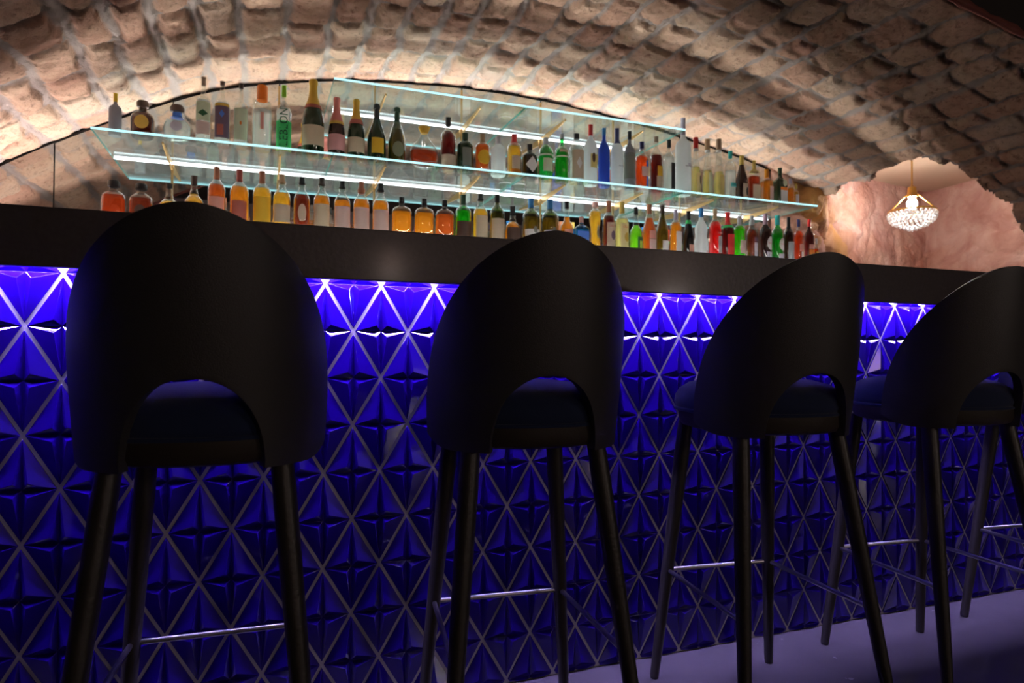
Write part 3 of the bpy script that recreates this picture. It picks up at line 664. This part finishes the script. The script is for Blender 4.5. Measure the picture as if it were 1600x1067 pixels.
U = [
(-0.649,.0272,.217,'vodka_bottle','tall','f:greyfrost',None,0,(.80,'yellow'),[],[],'small matte grey bottle with a yellow cap, leftmost on the middle shelf'),
(-0.535,.0507,.197,'tequila_bottle','squat','g:brown','amber',.60,(.82,'cork'),[(.22,.58,34,'gold','oval')],[],'squat dark bottle with amber shoulders, round gold label and fat stopper'),
(-0.387,.0638,.196,'tequila_bottle','globe','g:clear','water',.55,(.82,'cork'),[(.66,.80,180,'blue','rect'),(.24,.52,24,'lilac','oval')],[],'round clear bottle with a blue neck band and small silver label'),
(-0.272,.0343,.351,'tequila_bottle','tall','g:clear','water',.66,(.88,'wood'),[(.34,.62,62,'paleg','rect'),(.14,.33,62,'pink','rect',0,1.010),(.40,.50,40,'darkgreen','diamond',0,1.03)],[],'tall clear bottle with a green and cream label and greyish cork'),
(-0.187,.0364,.343,'mezcal_bottle','tall','g:clear','water',.66,(.94,'cork'),[(.12,.60,62,'purplegrey','rect'),(.60,.64,62,'gold','rect'),(.42,.54,20,'blue','diamond',0,1.03),(.16,.32,24,'brick','rect',-12,1.03)],[],'tall clear bottle with a dark purple and red picture label'),
(-0.101,.0341,.345,'spirit_bottle','tall','g:clear','water',.60,(.92,'darkcork'),[(.12,.60,60,'paleg','rect'),(.34,.40,8,'orange','oval',0,1.03)],[],'tall clear bottle with a pale green label and tiny red dot'),
(-0.002,.0470,.350,'gin_bottle','jar','g:clear','water',.62,(.77,'orange'),[(.30,.56,10,'salmon','rect')],[],'wide clear fluted bottle with a big bright orange cap'),
(0.102,.0372,.365,'cachaca_bottle','tall','g:clear','water',.66,(.84,'greencap'),[(.06,.46,75,'green','rect'),(.02,.07,75,'limeg','rect')],[('LEBLON',.056,.37,(.005,.06,.03),True,0,.95)],'clear bottle half wrapped in bright green with tall vertical lettering'),
(0.246,.0558,.417,'champagne_bottle','champ','d:darkgreen',None,0,(.66,'gold'),[(.12,.38,72,'cream','rect'),(.61,.66,180,'brick','rect',0,1.06)],[],'largest champagne bottle, gold foil with a red collar and cream label'),
(0.365,.0431,.341,'champagne_bottle','champ','d:brownblack',None,0,(.60,'pinkfoil'),[(.12,.38,72,'rose','rect'),(.55,.60,180,'gold','rect',0,1.03)],[],'champagne bottle with pink foil neck and pink label'),
(0.466,.0447,.345,'champagne_bottle','champ','d:darkgreen',None,0,(.66,'gold'),[(.12,.36,72,'cream','rect'),(.58,.66,180,'brick','rect',0,1.05)],[],'ordinary-size champagne bottle, gold foil, standing just right of the pink-foiled one'),
(0.574,.0489,.335,'champagne_bottle','champn','d:darkgreen',None,0,(.74,'black'),[(.14,.40,40,'yellow','rect')],[],'dark champagne bottle with a square yellow-orange label and black foil'),
(0.683,.0480,.332,'champagne_bottle','champn','g:olive','olive',.62,(.74,'darkgreen'),[(.12,.38,38,'shield','oval')],[],'slim-necked green champagne bottle with a grey shield label, left of the decanter'),
(0.834,.0822,.243,'cognac_decanter','decanter','g:clear','deep',.42,(.85,'gold'),[],[],'flat round glass decanter half full of dark amber spirit with a gilded stopper'),
(0.970,.0427,.314,'rum_bottle','whisky','g:clear','darkred',.74,(.84,'black'),[(.05,.28,70,'beige','rect')],[],'red-brown bottle with a black wax neck and beige base label, beside the round decanter'),
(1.069,.0450,.238,'rum_bottle','gin','d:darkgreen',None,0,(.84,'darkgreen'),[(.14,.60,34,'grey','rect')],[],'short dark green bottle with a grey label, right of the wax-necked one'),
(1.172,.0418,.245,'cognac_bottle','gin','g:clear','copper',.74,(.80,'tan'),[(.22,.58,55,'yellow','oval')],[],'orange-amber bottle with a yellow oval label and brown cap'),
(1.268,.0423,.242,'gin_bottle','gin','f:white',None,0,(.82,'silver'),[],[],'plain frosted white bottle between the yellow-oval bottle and the red-capped yellow one'),
(1.365,.0436,.267,'gin_bottle','shaker','g:clear','gold',.72,(.80,'red'),[(.18,.48,38,'beige','rect'),(.04,.17,45,'orange','rect')],[],'yellow bottle with a red cap and square cream label'),
(1.463,.0449,.221,'gin_bottle','whisky','d:black',None,0,(.82,'black'),[(.16,.62,52,'white','diamond')],[],'short black bottle with a white diamond label'),
(1.565,.0443,.272,'gin_bottle','shaker','g:green','water',.6,(.84,'silver'),[(.20,.50,42,'paleg','rect'),(.56,.60,180,'white','rect')],[],'green shouldered gin bottle with a pale label and silver cap, first of the two'),
(1.669,.0418,.308,'gin_bottle','tall','g:green','green',.60,(.90,'silver'),[(.50,.53,180,'white','rect'),(.60,.66,40,'beige','rect')],[],'bright green ribbed gin bottle without front label, second of the two green ones'),
(1.766,.0440,.320,'rum_bottle','gin','g:clear','water',.6,(.90,'black'),[(.10,.66,60,'beige','rect'),(.28,.52,24,'white','diamond',0,1.03)],[],'clear bottle with a wide beige label and white diamond, right of the green gins'),
(1.861,.0405,.399,'vodka_bottle','whisky','f:white',None,0,(.82,'red'),[(.28,.50,40,'lemon','rect',15),(.36,.52,14,'brown','oval',2,1.03)],[],'white frosted bottle with a red cap and yellow fruit picture'),
(1.953,.0349,.377,'gin_bottle','whisky','f:bluebody',None,0,(.88,'bluecap'),[],[],'solid blue frosted bottle on the middle shelf'),
(2.044,.0390,.419,'vodka_bottle','whisky','f:white',None,0,(.74,'navy'),[],[('BELVEDERE',.0105,.36,GR,False,25)],'white frosted bottle with a long dark neck, right of the blue bottle'),
(2.132,.0342,.380,'gin_bottle','whisky','f:greyfrost',None,0,(.86,'black'),[(.18,.62,180,'grey','rect',0,1.005)],[],'charcoal grey bottle with a black cap between white and orange bottles'),
(2.220,.0412,.325,'aperitif_bottle','whisky','g:clear','orange',.70,(.86,'navy'),[(.06,.60,14,'blue','rect',25),(.28,.48,36,'pink','rect',5,1.03)],[],'orange-red bottle with a blue stripe and small pink label'),
(2.325,.0395,.370,'liqueur_bottle','whisky','g:clear','darkred',.66,(.90,'wood'),[(.28,.46,34,'yellow','rect',14),(.08,.28,40,'beige','rect',12)],[],'dark reddish bottle with a glass neck and yellow picture label'),
(2.420,.0376,.361,'vodka_bottle','whisky','g:clear','water',.68,(.86,'black'),[(.08,.56,34,'black','rect',22)],[],'clear bottle with a narrow black label and black cap'),
(2.526,.0498,.514,'vodka_bottle','tall','f:white',None,0,(.78,'lilac'),[(.36,.40,20,'lilac','rect',25)],[('BELVEDERE',.0145,.36,GR,False,25)],'tallest bottle on the middle shelf, frosted white with grey lettering'),
(2.624,.0319,.402,'wine_bottle','flute','g:clear','pale',.50,(.82,'red'),[(.78,.81,180,'white','rect',0,1.05),(.06,.40,40,'lightyellow','rect',20),(.20,.36,16,'brown','oval',30,1.03)],[],'tall slim clear bottle with a red cap and pale yellow drink'),
(2.714,.0340,.401,'wine_bottle','flute','g:clear','pale',.46,(.82,'tan'),[(.78,.81,180,'white','rect',0,1.05),(.06,.42,40,'paleg','rect',20)],[],'tall slim bottle with a brown cap, middle one of the three slim ones'),
(2.804,.0341,.413,'wine_bottle','flute','g:clear','pale',.45,(.82,'wood'),[(.78,.81,180,'white','rect',0,1.05),(.06,.40,48,'lemon','rect',20)],[],'tall slim bottle with yellow label, rightmost of the three slim ones'),
(2.897,.0362,.343,'tequila_bottle','gin','g:clear','water',.60,(.86,'teal'),[(.26,.34,48,'teal','rect',15)],[],'clear bottle with a turquoise stopper and turquoise band'),
(2.989,.0383,.322,'sake_bottle','burg','d:brownblack',None,0,(.80,'goldleaf'),[(.06,.38,46,'beige','rect',22),(.12,.30,20,'black','oval',26,1.03)],[],'dark bottle with a gold capsule and cream label with black brushwork'),
(3.092,.0404,.303,'cognac_bottle','decbour','g:clear','deep',.62,(.72,'goldleaf'),[(.10,.42,48,'cream','rect',6)],[],'square-shouldered cognac bottle with a tall gold cap and cream label'),
(3.197,.0364,.254,'liqueur_bottle','square','g:clear','amber',.66,(.74,'orangecap'),[(.08,.50,24,'pink','rect',20)],[],'small square amber bottle with an orange-gold cap'),
(3.312,.0446,.273,'liqueur_bottle','slab','d:forest',None,0,(.84,'darkgreen'),[(.10,.40,42,'white','rect',18),(.40,.48,42,'orange','rect',18),(.50,.72,20,'paleg','oval',20)],[],'flat-shouldered dark green bottle with an orange and white label'),
(3.404,.0244,.212,'bitters_bottle','mini','g:clear','amber',.66,(.82,'lilac'),[],[],'small slender amber bottle just right of the dark green square one'),
(3.452,.0183,.178,'bitters_bottle','mini','g:clear','gold',.66,(.80,'goldleaf'),[(.05,.55,60,'lilac','rect',10)],[],'tiniest bottle, at the right end of the middle shelf, with a lilac label'),
]
WK = 'whisky_bottle'
Lo = [
(-0.651,.0516,.189,'cognac_bottle','squat','g:clear','deep',.62,(.82,'black'),[],[],'squat round dark amber bottle with a black stopper, leftmost on the lowest shelf'),
(-0.536,.0506,.185,'cognac_bottle','squat','g:clear','chest',.60,(.82,'black'),[(.08,.40,26,'brown','oval')],[],'squat round bottle of dark brown spirit, second from the left on the lowest shelf'),
(-0.417,.0467,.196,WK,'bell','g:clear','gold',.52,(.88,'black'),[],[],'wide-bellied golden bottle with a slim black cap, third on the lowest shelf'),
(-0.309,.0451,.245,WK,'bell','g:clear','gold',.62,(.80,'darkcork'),[],[],'bell-shaped golden bottle with a tall dark cork, above the first bar stool'),
(-0.208,.0405,.298,WK,'whisky','g:clear','copper',.70,(.80,'copper'),[(.06,.48,60,'salmon','rect')],[],'coppery whisky bottle with a reddish-brown capsule and salmon label'),
(-0.104,.0444,.296,WK,'whisky','g:clear','amber',.70,(.80,'brick'),[(.06,.44,50,'brick','rect')],[],'amber whisky bottle with a dark red capsule and brick label'),
(0.002,.0439,.298,WK,'whisky','g:clear','gold',.70,(.80,'copper'),[(.04,.54,65,'yellow','rect')],[],'golden whisky bottle with a bright orange-yellow label'),
(0.097,.0432,.293,WK,'malt','g:clear','gold',.66,(.84,'tan'),[(.12,.44,62,'beige','rect')],[],'golden malt bottle with a tan cap and broad beige label, right of the orange-yellow one'),
(0.194,.0409,.290,WK,'malt','g:clear','chest',.66,(.86,'black'),[(.16,.48,30,'beige','oval')],[],'reddish-brown malt bottle with an oval beige label'),
(0.293,.0417,.296,WK,'malt','g:clear','amber',.66,(.86,'darkcork'),[(.08,.50,62,'cream','rect')],[],'amber malt bottle with cream label, just right of the oval-labelled bottle'),
(0.397,.0425,.289,WK,'malt','g:clear','amber',.62,(.86,'black'),[(.05,.50,64,'pink','rect')],[],'malt bottle with a clear bulbous neck, black cap and pink label, left one of three'),
(0.496,.0432,.293,WK,'malt','g:clear','amber',.66,(.78,'copper'),[(.05,.50,64,'pink','rect')],[],'malt bottle with a long copper capsule and pink label, middle one of three'),
(0.598,.0439,.295,WK,'malt','g:clear','amber',.66,(.84,'black'),[(.05,.48,64,'pink','rect')],[],'pink-labelled malt bottle with black cap, next to the square bourbon bottles'),
(0.712,.0532,.230,WK,'decbour','g:clear','amber',.64,(.84,'black'),[],[],'square bourbon bottle without paper label, leftmost of three alike'),
(0.837,.0541,.233,WK,'decbour','g:clear','amber',.64,(.84,'black'),[],[],'square bourbon bottle without paper label, middle of three alike'),
(0.953,.0531,.234,WK,'decbour','g:clear','copper',.64,(.84,'black'),[],[],'square bourbon bottle without paper label, rightmost of three, next to the green bottle'),
(1.060,.0449,.274,WK,'whisky','g:green','lime',.66,(.78,'darkgreen'),[(.06,.42,64,'brown','rect')],[],'green whisky bottle with a dark brown label'),
(1.162,.0435,.290,WK,'malt','g:clear','gold',.68,(.86,'black'),[(.06,.54,52,'cream','rect')],[],'golden bottle with a large arched cream label, right of the green whisky bottle'),
(1.262,.0422,.294,WK,'whisky','g:olive','olive',.62,(.84,'black'),[(.04,.50,64,'beige','rect')],[],'olive-gold bottle with a beige label, before the low dark-labelled one'),
(1.357,.0462,.234,WK,'bell','g:clear','amber',.60,(.76,'black'),[(.06,.44,62,'brown','rect')],[],'low broad amber bottle with a black cap and dark label'),
(1.472,.0505,.290,WK,'whisky','g:olive','gold',.60,(.80,'bluecap'),[(.06,.34,64,'white','rect'),(.26,.40,14,'grey','oval',10,1.03)],[],'olive whisky bottle with blue capsule and white label, left of its twin'),
(1.593,.0510,.293,WK,'whisky','g:olive','gold',.60,(.80,'bluecap'),[(.06,.34,64,'white','rect'),(.26,.40,14,'grey','oval',10,1.03)],[],'olive whisky bottle with blue capsule and white label, right of its twin'),
(1.703,.0419,.293,WK,'bell','g:clear','amber',.66,(.84,'black'),[(.14,.40,44,'salmon','rect')],[],'slim-necked amber bottle with a salmon label, behind the second stool'),
(1.800,.0460,.208,'gin_bottle','slab','g:teal','water',.6,(.82,'pink'),[(.10,.55,40,'blue','rect')],[],'short square blue bottle with a pink cap'),
(1.893,.0385,.303,'liqueur_bottle','wavy','g:clear','gold',.80,(.90,'pink'),[(.24,.52,18,'grey','oval',12)],[],'wavy waisted bottle of bright yellow liqueur'),
(1.987,.0388,.320,'aperitif_bottle','bordeaux','g:clear','darkred',.70,(.78,'copper'),[(.02,.56,58,'beige','rect',14),(.22,.40,24,'purplegrey','oval',18,1.03)],[('LILLET',.0185,.49,(.45,.10,.08),False,16)],'dark red aperitif bottle with a tall beige label and red lettering'),
(2.079,.0409,.321,'aperitif_bottle','bordeaux','g:clear','pale',.66,(.78,'goldleaf'),[(.02,.56,56,'lightyellow','rect',14),(.20,.38,24,'gold','oval',18,1.03)],[('LILLET',.0185,.49,(.75,.20,.05),False,16)],'pale yellow aperitif bottle with a cream label and orange lettering'),
(2.179,.0411,.298,'absinthe_bottle','bell','g:clear','lime',.60,(.84,'black'),[(.06,.34,36,'darkgreen','rect',20),(.06,.26,18,'limeg','rect',22,1.03)],[],'lime green spirit in a round-shouldered bottle with a dark green label'),
(2.274,.0432,.322,'rum_bottle','burg','g:clear','copper',.72,(.82,'copper'),[(.30,.46,46,'salmon','rect',18),(.03,.29,46,'pink','rect',18)],[],'conical copper-red bottle with a pink and salmon label'),
(2.370,.0395,.326,'wine_bottle','burg','g:olive','gold',.70,(.84,'darkcork'),[(.03,.28,46,'white','rect',18)],[],'olive green sloping bottle with a dark cap and white base label'),
(2.470,.0376,.304,WK,'whisky','g:clear','amber',.72,(.78,'lilac'),[(.03,.52,46,'white','rect',18)],[],'amber bottle with a pale lilac capsule and tall white label'),
(2.567,.0358,.303,'amaro_bottle','burg','d:black',None,0,(.84,'black'),[(.72,.80,180,'green','rect',0,1.03),(.02,.26,46,'salmon','rect',22)],[],'black sloping bottle with a green neck ring'),
(2.665,.0459,.329,'liqueur_bottle','peanut','f:white',None,0,(.82,'bluecap'),[],[('EDI',.024,.10,RD,False,28)],'white double-bulbed bottle with a blue cap and red letters'),
(2.774,.0420,.334,'aperitif_bottle','whisky','g:clear','red',.74,(.80,'tan'),[(.10,.44,30,'bluegrey','rect',24)],[('CAMPARI',.0150,.50,WH,False,22,.85)],'bright red aperitif bottle with white lettering and a tan capsule'),
(2.876,.0411,.321,'liqueur_bottle','bordeaux','d:winered',None,0,(.72,'red'),[(.03,.52,52,'red','rect',14),(.66,.72,180,'green','rect',0,1.04)],[],'dark bottle with a red capsule, green ring and red label'),
(2.971,.0382,.304,'liqueur_bottle','gin','g:lime','lime',.70,(.78,'silver'),[(.14,.44,46,'pink','rect',16)],[],'lime green bottle with a silver cap and pinkish label'),
(3.073,.0373,.312,'liqueur_bottle','malt','g:clear','chest',.70,(.80,'silver'),[(.03,.40,36,'lilac','rect',22),(.42,.52,36,'purplegrey','rect',22)],[],'brown bottle with a silver capsule and lilac label'),
(3.186,.0394,.333,'vermouth_bottle','bordeaux','d:brownblack',None,0,(.78,'mauve'),[(.24,.52,42,'white','oval',18),(.02,.20,44,'lilac','rect',18)],[('MARTINI',.0098,.38,RD,False,18)],'dark brown vermouth bottle with a round white label'),
(3.289,.0405,.331,'vermouth_bottle','bordeaux','g:green','green',.70,(.80,'teal'),[(.24,.52,42,'white','oval',18),(.02,.18,44,'lilac','rect',18)],[('MARTINI',.0098,.38,RD,False,18)],'green vermouth bottle with a round white label'),
(3.386,.0345,.327,'wine_bottle','whisky','g:brown','gold',.62,(.76,'black'),[(.03,.46,58,'bluegrey','rect',14)],[],'brownish bottle with a long black neck and blue-grey label'),
(3.474,.0305,.319,'aperitif_bottle','whisky','g:clear','orange',.74,(.84,'navy'),[(.28,.44,46,'salmon','rect',16),(.03,.27,30,'white','rect',24)],[],'slim orange-red bottle with a dark blue cap and white label'),
(3.568,.0325,.326,'liqueur_bottle','whisky','d:winered',None,0,(.84,'red'),[(.34,.44,52,'salmon','rect',10),(.03,.33,52,'orange','rect',10)],[],'dark red bottle with a bright red cap and orange label near the right end'),
(3.632,.0163,.197,'bitters_bottle','mini','g:clear','orange',.62,(.80,'white'),[(.05,.50,70,'gold','rect')],[],'thin little orange bottle, last at the right end of the lowest shelf'),
]
for rows, zb, grp in ((U, Z_MID+0.0008, GU), (Lo, Z_LOW+0.0008, GL)):
    for (X, r, hh_, nm, kd, body, liq, lvl, cap, labs, txt, desc) in rows:
        q = 0.985; tip = 0.905 + (zb+hh_-0.905)*q
        if grp == GU and 0.33 < X*q < 2.43: tip = min(tip, Z_TOP-0.013)
        X, r, hh_ = X*q, r*q, tip-zb
        bottle(X, r, hh_, zb, nm, kd, body, liq, lvl, cap, labs, txt, desc, grp)

# ------------------------------------------------------------ bar stools
SZ0, SZ1 = 0.712, 1.130      # shell bottom, shell top
TH = 80.0; TA = 31.0
def shell_top(t):
    t = min(1.0, abs(t)/TH); return 0.745 + (SZ1-0.745)*max(0.0, 1-t**1.75)**0.5
def shell_bot(t):
    a = abs(t)
    if a < TA: return SZ0 + 0.150*(1-(a/TA)**2.1)**0.5
    return SZ0 + 0.028*max(0, (a-52)/(TH-52))**2.2
def shell_pt(t, z, r0=0.209):
    v = (z-SZ0)/(SZ1-SZ0); a = math.radians(t)
    r = r0 + 0.010*math.sin(PI*min(1, max(0, v))*0.9)
    return (r*math.sin(a), -r*math.cos(a) - 0.052*max(0, v)**1.3, z)
def make_stool():
    root = empty('bar_stool', (0, 0, 0))
    ts = []
    n1 = 40
    for i in range(n1+1): ts.append(-TH + (TH-TA)*(1-math.cos(PI*i/n1))/2)
    n2 = 44
    for i in range(1, n2+1): ts.append(-TA + 2*TA*(1-math.cos(PI*i/n2))/2)
    for i in range(1, n1+1): ts.append(TA + (TH-TA)*(1-math.cos(PI*i/n1))/2)
    nv = 26; bm = bmesh.new(); g_ = []
    for t in ts:
        z0, z1 = shell_bot(t), shell_top(t)
        if z1 < z0+0.002: z1 = z0+0.002
        g_.append([bm.verts.new(shell_pt(t, z0+(z1-z0)*j/nv)) for j in range(nv+1)])
    for i in range(len(ts)-1):
        for j in range(nv): bm.faces.new((g_[i][j], g_[i+1][j], g_[i+1][j+1], g_[i][j+1]))
    bmesh.ops.recalc_face_normals(bm, faces=bm.faces[:])
    # make sure normals look outward (rear centre faces -y)
    bm.faces.ensure_lookup_table()
    f = min(bm.faces, key=lambda f_: f_.calc_center_median().y)
    if f.normal.y > 0: bmesh.ops.reverse_faces(bm, faces=bm.faces[:])
    o = obj('backrest', bm, MAT_SHELL, root, True)
    s = o.modifiers.new('thickness', 'SOLIDIFY'); s.thickness = 0.020; s.offset = -1
    b = o.modifiers.new('soft_rim', 'BEVEL'); b.width = 0.006; b.segments = 3; b.limit_method = 'ANGLE'; b.angle_limit = math.radians(50)
    # seat frame: plywood tray
    bm = bmesh.new(); lathe(bm, [(0, .716), (.165, .716), (.185, .722), (.192, .735), (.193, .762), (0, .764)], 64, 2.25)
    o = obj('seat_frame', bm, MAT_FRAME, root); auto_smooth(o, 35)
    prof = [(0, .760), (.190, .760), (.197, .768), (.2005, .780), (.198, .797), (.188, .814), (.165, .829), (.125, .840), (.07, .846), (0, .848)]
    bm = bmesh.new(); lathe(bm, prof, 72, 2.25, cy=0.006)
    o = obj('seat_cushion', bm, MAT_VELVET, root, True)
    # welt round the cushion foot
    bm = bmesh.new(); ring = [(.1965, .758), (.2005, .7605), (.2005, .765), (.1965, .7675)]
    lathe(bm, [(0.19, .758)]+ring+[(0.19, .7675)], 72, 2.25, cy=0.006); o = obj('welt', bm, MAT_VELVET, root, True)
    tops = {}; feet = {}
    for sx in (-1, 1):
        tops[(sx, 1)] = Vector((sx*.127, .140, .724)); feet[(sx, 1)] = Vector((sx*.184, .212, 0.006))
        tops[(sx, -1)] = Vector((sx*.132, -.122, .724)); feet[(sx, -1)] = Vector((sx*.200, -.240, 0.006))
    for k in tops:
        bm = bmesh.new(); t, f_ = tops[k], feet[k]; rr = [.0125, .0150, .0185, .0200, .0190]; n = 24
        vals = [0, .25, .62, .88, 1.0]; d = (t-f_)
        a = d.normalized().orthogonal().normalized(); b_ = d.normalized().cross(a); last = None
        for v, r_ in zip(vals, rr):
            c = f_+d*v; cur = [bm.verts.new(c+(a*math.cos(2*PI*i/n)+b_*math.sin(2*PI*i/n))*r_) for i in range(n)]
            if last is None: bm.faces.new(cur[::-1])
            else:
                for i in range(n): bm.faces.new((last[i], last[(i+1) % n], cur[(i+1) % n], cur[i]))
            last = cur
        bm.faces.new(last)
        lg = obj('leg', bm, MAT_WOOD, root); auto_smooth(lg, 40)
        bm = bmesh.new(); tube(bm, (f_.x, f_.y, 0.0), (f_.x, f_.y, 0.008), .011, .012, 16); obj('foot_glide', bm, MAT_CARC, lg)
    def at(k, z):
        t, f_ = tops[k], feet[k]; s_ = (z-f_.z)/(t.z-f_.z); return f_+(t-f_)*s_
    zf = 0.308
    for a, b_ in (((-1, 1), (1, 1)), ((-1, 1), (-1, -1)), ((1, 1), (1, -1))):
        bm = bmesh.new(); tube(bm, at(a, zf), at(b_, zf), .0058, .0058, 14); o = obj('footrest', bm, MAT_STEEL, root); auto_smooth(o, 40)
    return root
def copy_tree(o, parent=None):
    c = o.copy(); COL.objects.link(c); c.parent = parent
    for ch in list(o.children): copy_tree(ch, c)
    return c
stool0 = make_stool()
STOOLS = [(-0.088, -0.355, -3.0, 'black shell-backed bar stool with blue velvet seat, nearest, leftmost at the bar'),
          (0.537, -0.350, -6.0, 'black shell-backed bar stool, second from the left, beneath the reddish glint on the bar front'),
          (1.200, -0.345, -6.0, 'black shell-backed bar stool, third along, below the vermouth bottles'),
          (1.820, -0.345, -6.0, 'black shell-backed bar stool, fourth along, its top just under the chandelier side of the bar'),
          (2.450, -0.345, -6.0, 'farthest bar stool, mostly cut off by the right picture edge')]
first = True
for x, y, a, lab in STOOLS:
    s = stool0 if first else copy_tree(stool0); first = False
    s.location = (x, y, 0); s.rotation_euler = (0, 0, math.radians(a))
    tag(s, lab, 'bar stool', 'bar stools along the counter')

# ------------------------------------------------------------ chandelier and added lamps
CX, CY, CZ = 4.88, 2.10, 2.52
ch = empty('crystal_chandelier', (CX, CY, CZ)); tag(ch, 'small gold chandelier with glowing crystal drops hanging beyond the rock opening', 'chandelier')
bm = bmesh.new(); lathe(bm, [(0, -.001), (.075, -.001), (.08, -.012), (.05, -.03), (.012, -.04), (0, -.04)][::-1], 32); o = obj('ceiling_rose', bm, thin_glass('clear_rose', (.9, .92, .92), 1.5, haze=.4), ch); auto_smooth(o)
bm = bmesh.new(); tube(bm, (0, 0, -.04), (0, 0, -.265), .006, .006, 16); obj('rod', bm, MAT_GOLD, ch)
bm = bmesh.new(); lathe(bm, [(0, -0.350), (.036, -0.350), (.036, -0.330), (.030, -0.275), (.014, -0.262), (0, -0.262)], 28); o = obj('socket_cup', bm, MAT_GOLD, ch); auto_smooth(o)
bm = bmesh.new(); lathe(bm, [(0, -0.450), (.022, -0.447), (.036, -0.420), (.037, -0.395), (.022, -0.365), (.014, -0.350), (0, -0.350)], 28); obj('bulb', bm, emis('bulb_glow', (1.0, .95, .90), 300.0), ch, True)
ring_z, ring_r = -0.465, .168
bm = bmesh.new(); n = 48
for i in range(n):
    a0, a1 = 2*PI*i/n, 2*PI*(i+1)/n
    tube(bm, (ring_r*math.cos(a0), ring_r*math.sin(a0), ring_z), (ring_r*math.cos(a1), ring_r*math.sin(a1), ring_z), .007, .007, 8, False)
obj('ring', bm, MAT_GOLD, ch, True)
for k in range(4):
    a = 2*PI*k/4+0.62
    bm = bmesh.new(); tube(bm, (.028*math.cos(a), .028*math.sin(a), -0.320), (ring_r*math.cos(a), ring_r*math.sin(a), ring_z), .0055, .0055, 12); obj('arm', bm, MAT_GOLD, ch, True)
MAT_CRYS = frosted('crystal', (.96, .97, .99))
bm = bmesh.new()
for tier, (rr, zz, cnt) in enumerate([(.170, -0.487, 30), (.168, -0.510, 30), (.158, -0.532, 28), (.140, -0.552, 24), (.112, -0.570, 20), (.082, -0.584, 14), (.052, -0.596, 9), (.025, -0.608, 5), (.135, -0.485, 22), (.09, -0.490, 14)]):
    for i in range(cnt):
        a = 2*PI*(i+0.5*(tier % 2))/cnt; c = Vector((rr*math.cos(a), rr*math.sin(a), zz+random.uniform(-.004, .004))); s = .0125
        top = bm.verts.new(c+Vector((0, 0, s*1.2))); bot = bm.verts.new(c-Vector((0, 0, s*1.6)))
        mid_ = [bm.verts.new(c+Vector((s*math.cos(a+q*PI/3), s*math.sin(a+q*PI/3), 0))) for q in range(6)]
        for q in range(6): bm.faces.new((top, mid_[q], mid_[(q+1) % 6])); bm.faces.new((bot, mid_[(q+1) % 6], mid_[q]))
o = obj('crystal_drops', bm, MAT_CRYS, ch); tag(o, 'glowing clear crystal drops', kind='stuff')
def lamp(name, loc, watts, col, size):
    d_ = bpy.data.lights.new(name, 'POINT'); d_.energy = watts; d_.color = col; d_.shadow_soft_size = size
    o = bpy.data.objects.new(name, d_); COL.objects.link(o); o.location = loc; return o
lamp('chandelier_light', (CX, CY, CZ-.39), CHAND, BULB_COL, .04)
# added unseen lamps behind the camera, for bar-front glints and dim fill
def pendant(x, y, z, watts, lab, k, st):
    p = empty('added_pendant_lamp', (x, y, z)); tag(p, lab, 'lamp', 'added pendant lamps in the front room')
    bm = bmesh.new(); tube(bm, (0, 0, .05*k), (0, 0, 3.4-z), .004, .004, 8); obj('cord', bm, MAT_CARC, p)
    bm = bmesh.new(); lathe(bm, [(.0, -.05*k), (.03*k, -.045*k), (.045*k, -.015*k), (.04*k, .02*k), (.02*k, .045*k), (0, .05*k)], 24); obj('globe', bm, emis('warm_bulb_%d' % st, (1.0, .62, .50), st), p, True)
    lamp('added_pendant_light', (x, y, z-.05*k-.06), watts, (1.0, .86, .78), .05)
pendant(1.12, -4.7, 1.73, 8.0, 'added dim warm pendant lamp behind the camera, nearer the left stools', 1.0, 110.0)
pendant(4.1, -4.6, 1.8, 26.0, 'added dim warm pendant lamp behind the camera, farther right', 5.0, 5.0)

# added unseen strip behind the bar, facing the shelves to light the bottle fronts
wl = empty('added_fill_strip', (1.0, 0.232, 1.150)); tag(wl, 'added unseen warm light strip on the bartender side of the bar top', 'light strip')
bm = bmesh.new(); box(bm, -1.9, 3.0, 0.004, 0.006, -0.006, 0.006); obj('diffuser', bm, emis('fill_strip_glow', (1.0, 0.93, 0.87), FRONT_FILL), wl)
bm = bmesh.new(); box(bm, -1.91, 3.01, -0.004, 0.003, -0.008, 0.009); box(bm, -1.91, 3.01, 0.003, 0.019, 0.008, 0.009); obj('channel', bm, MAT_ALU, wl)
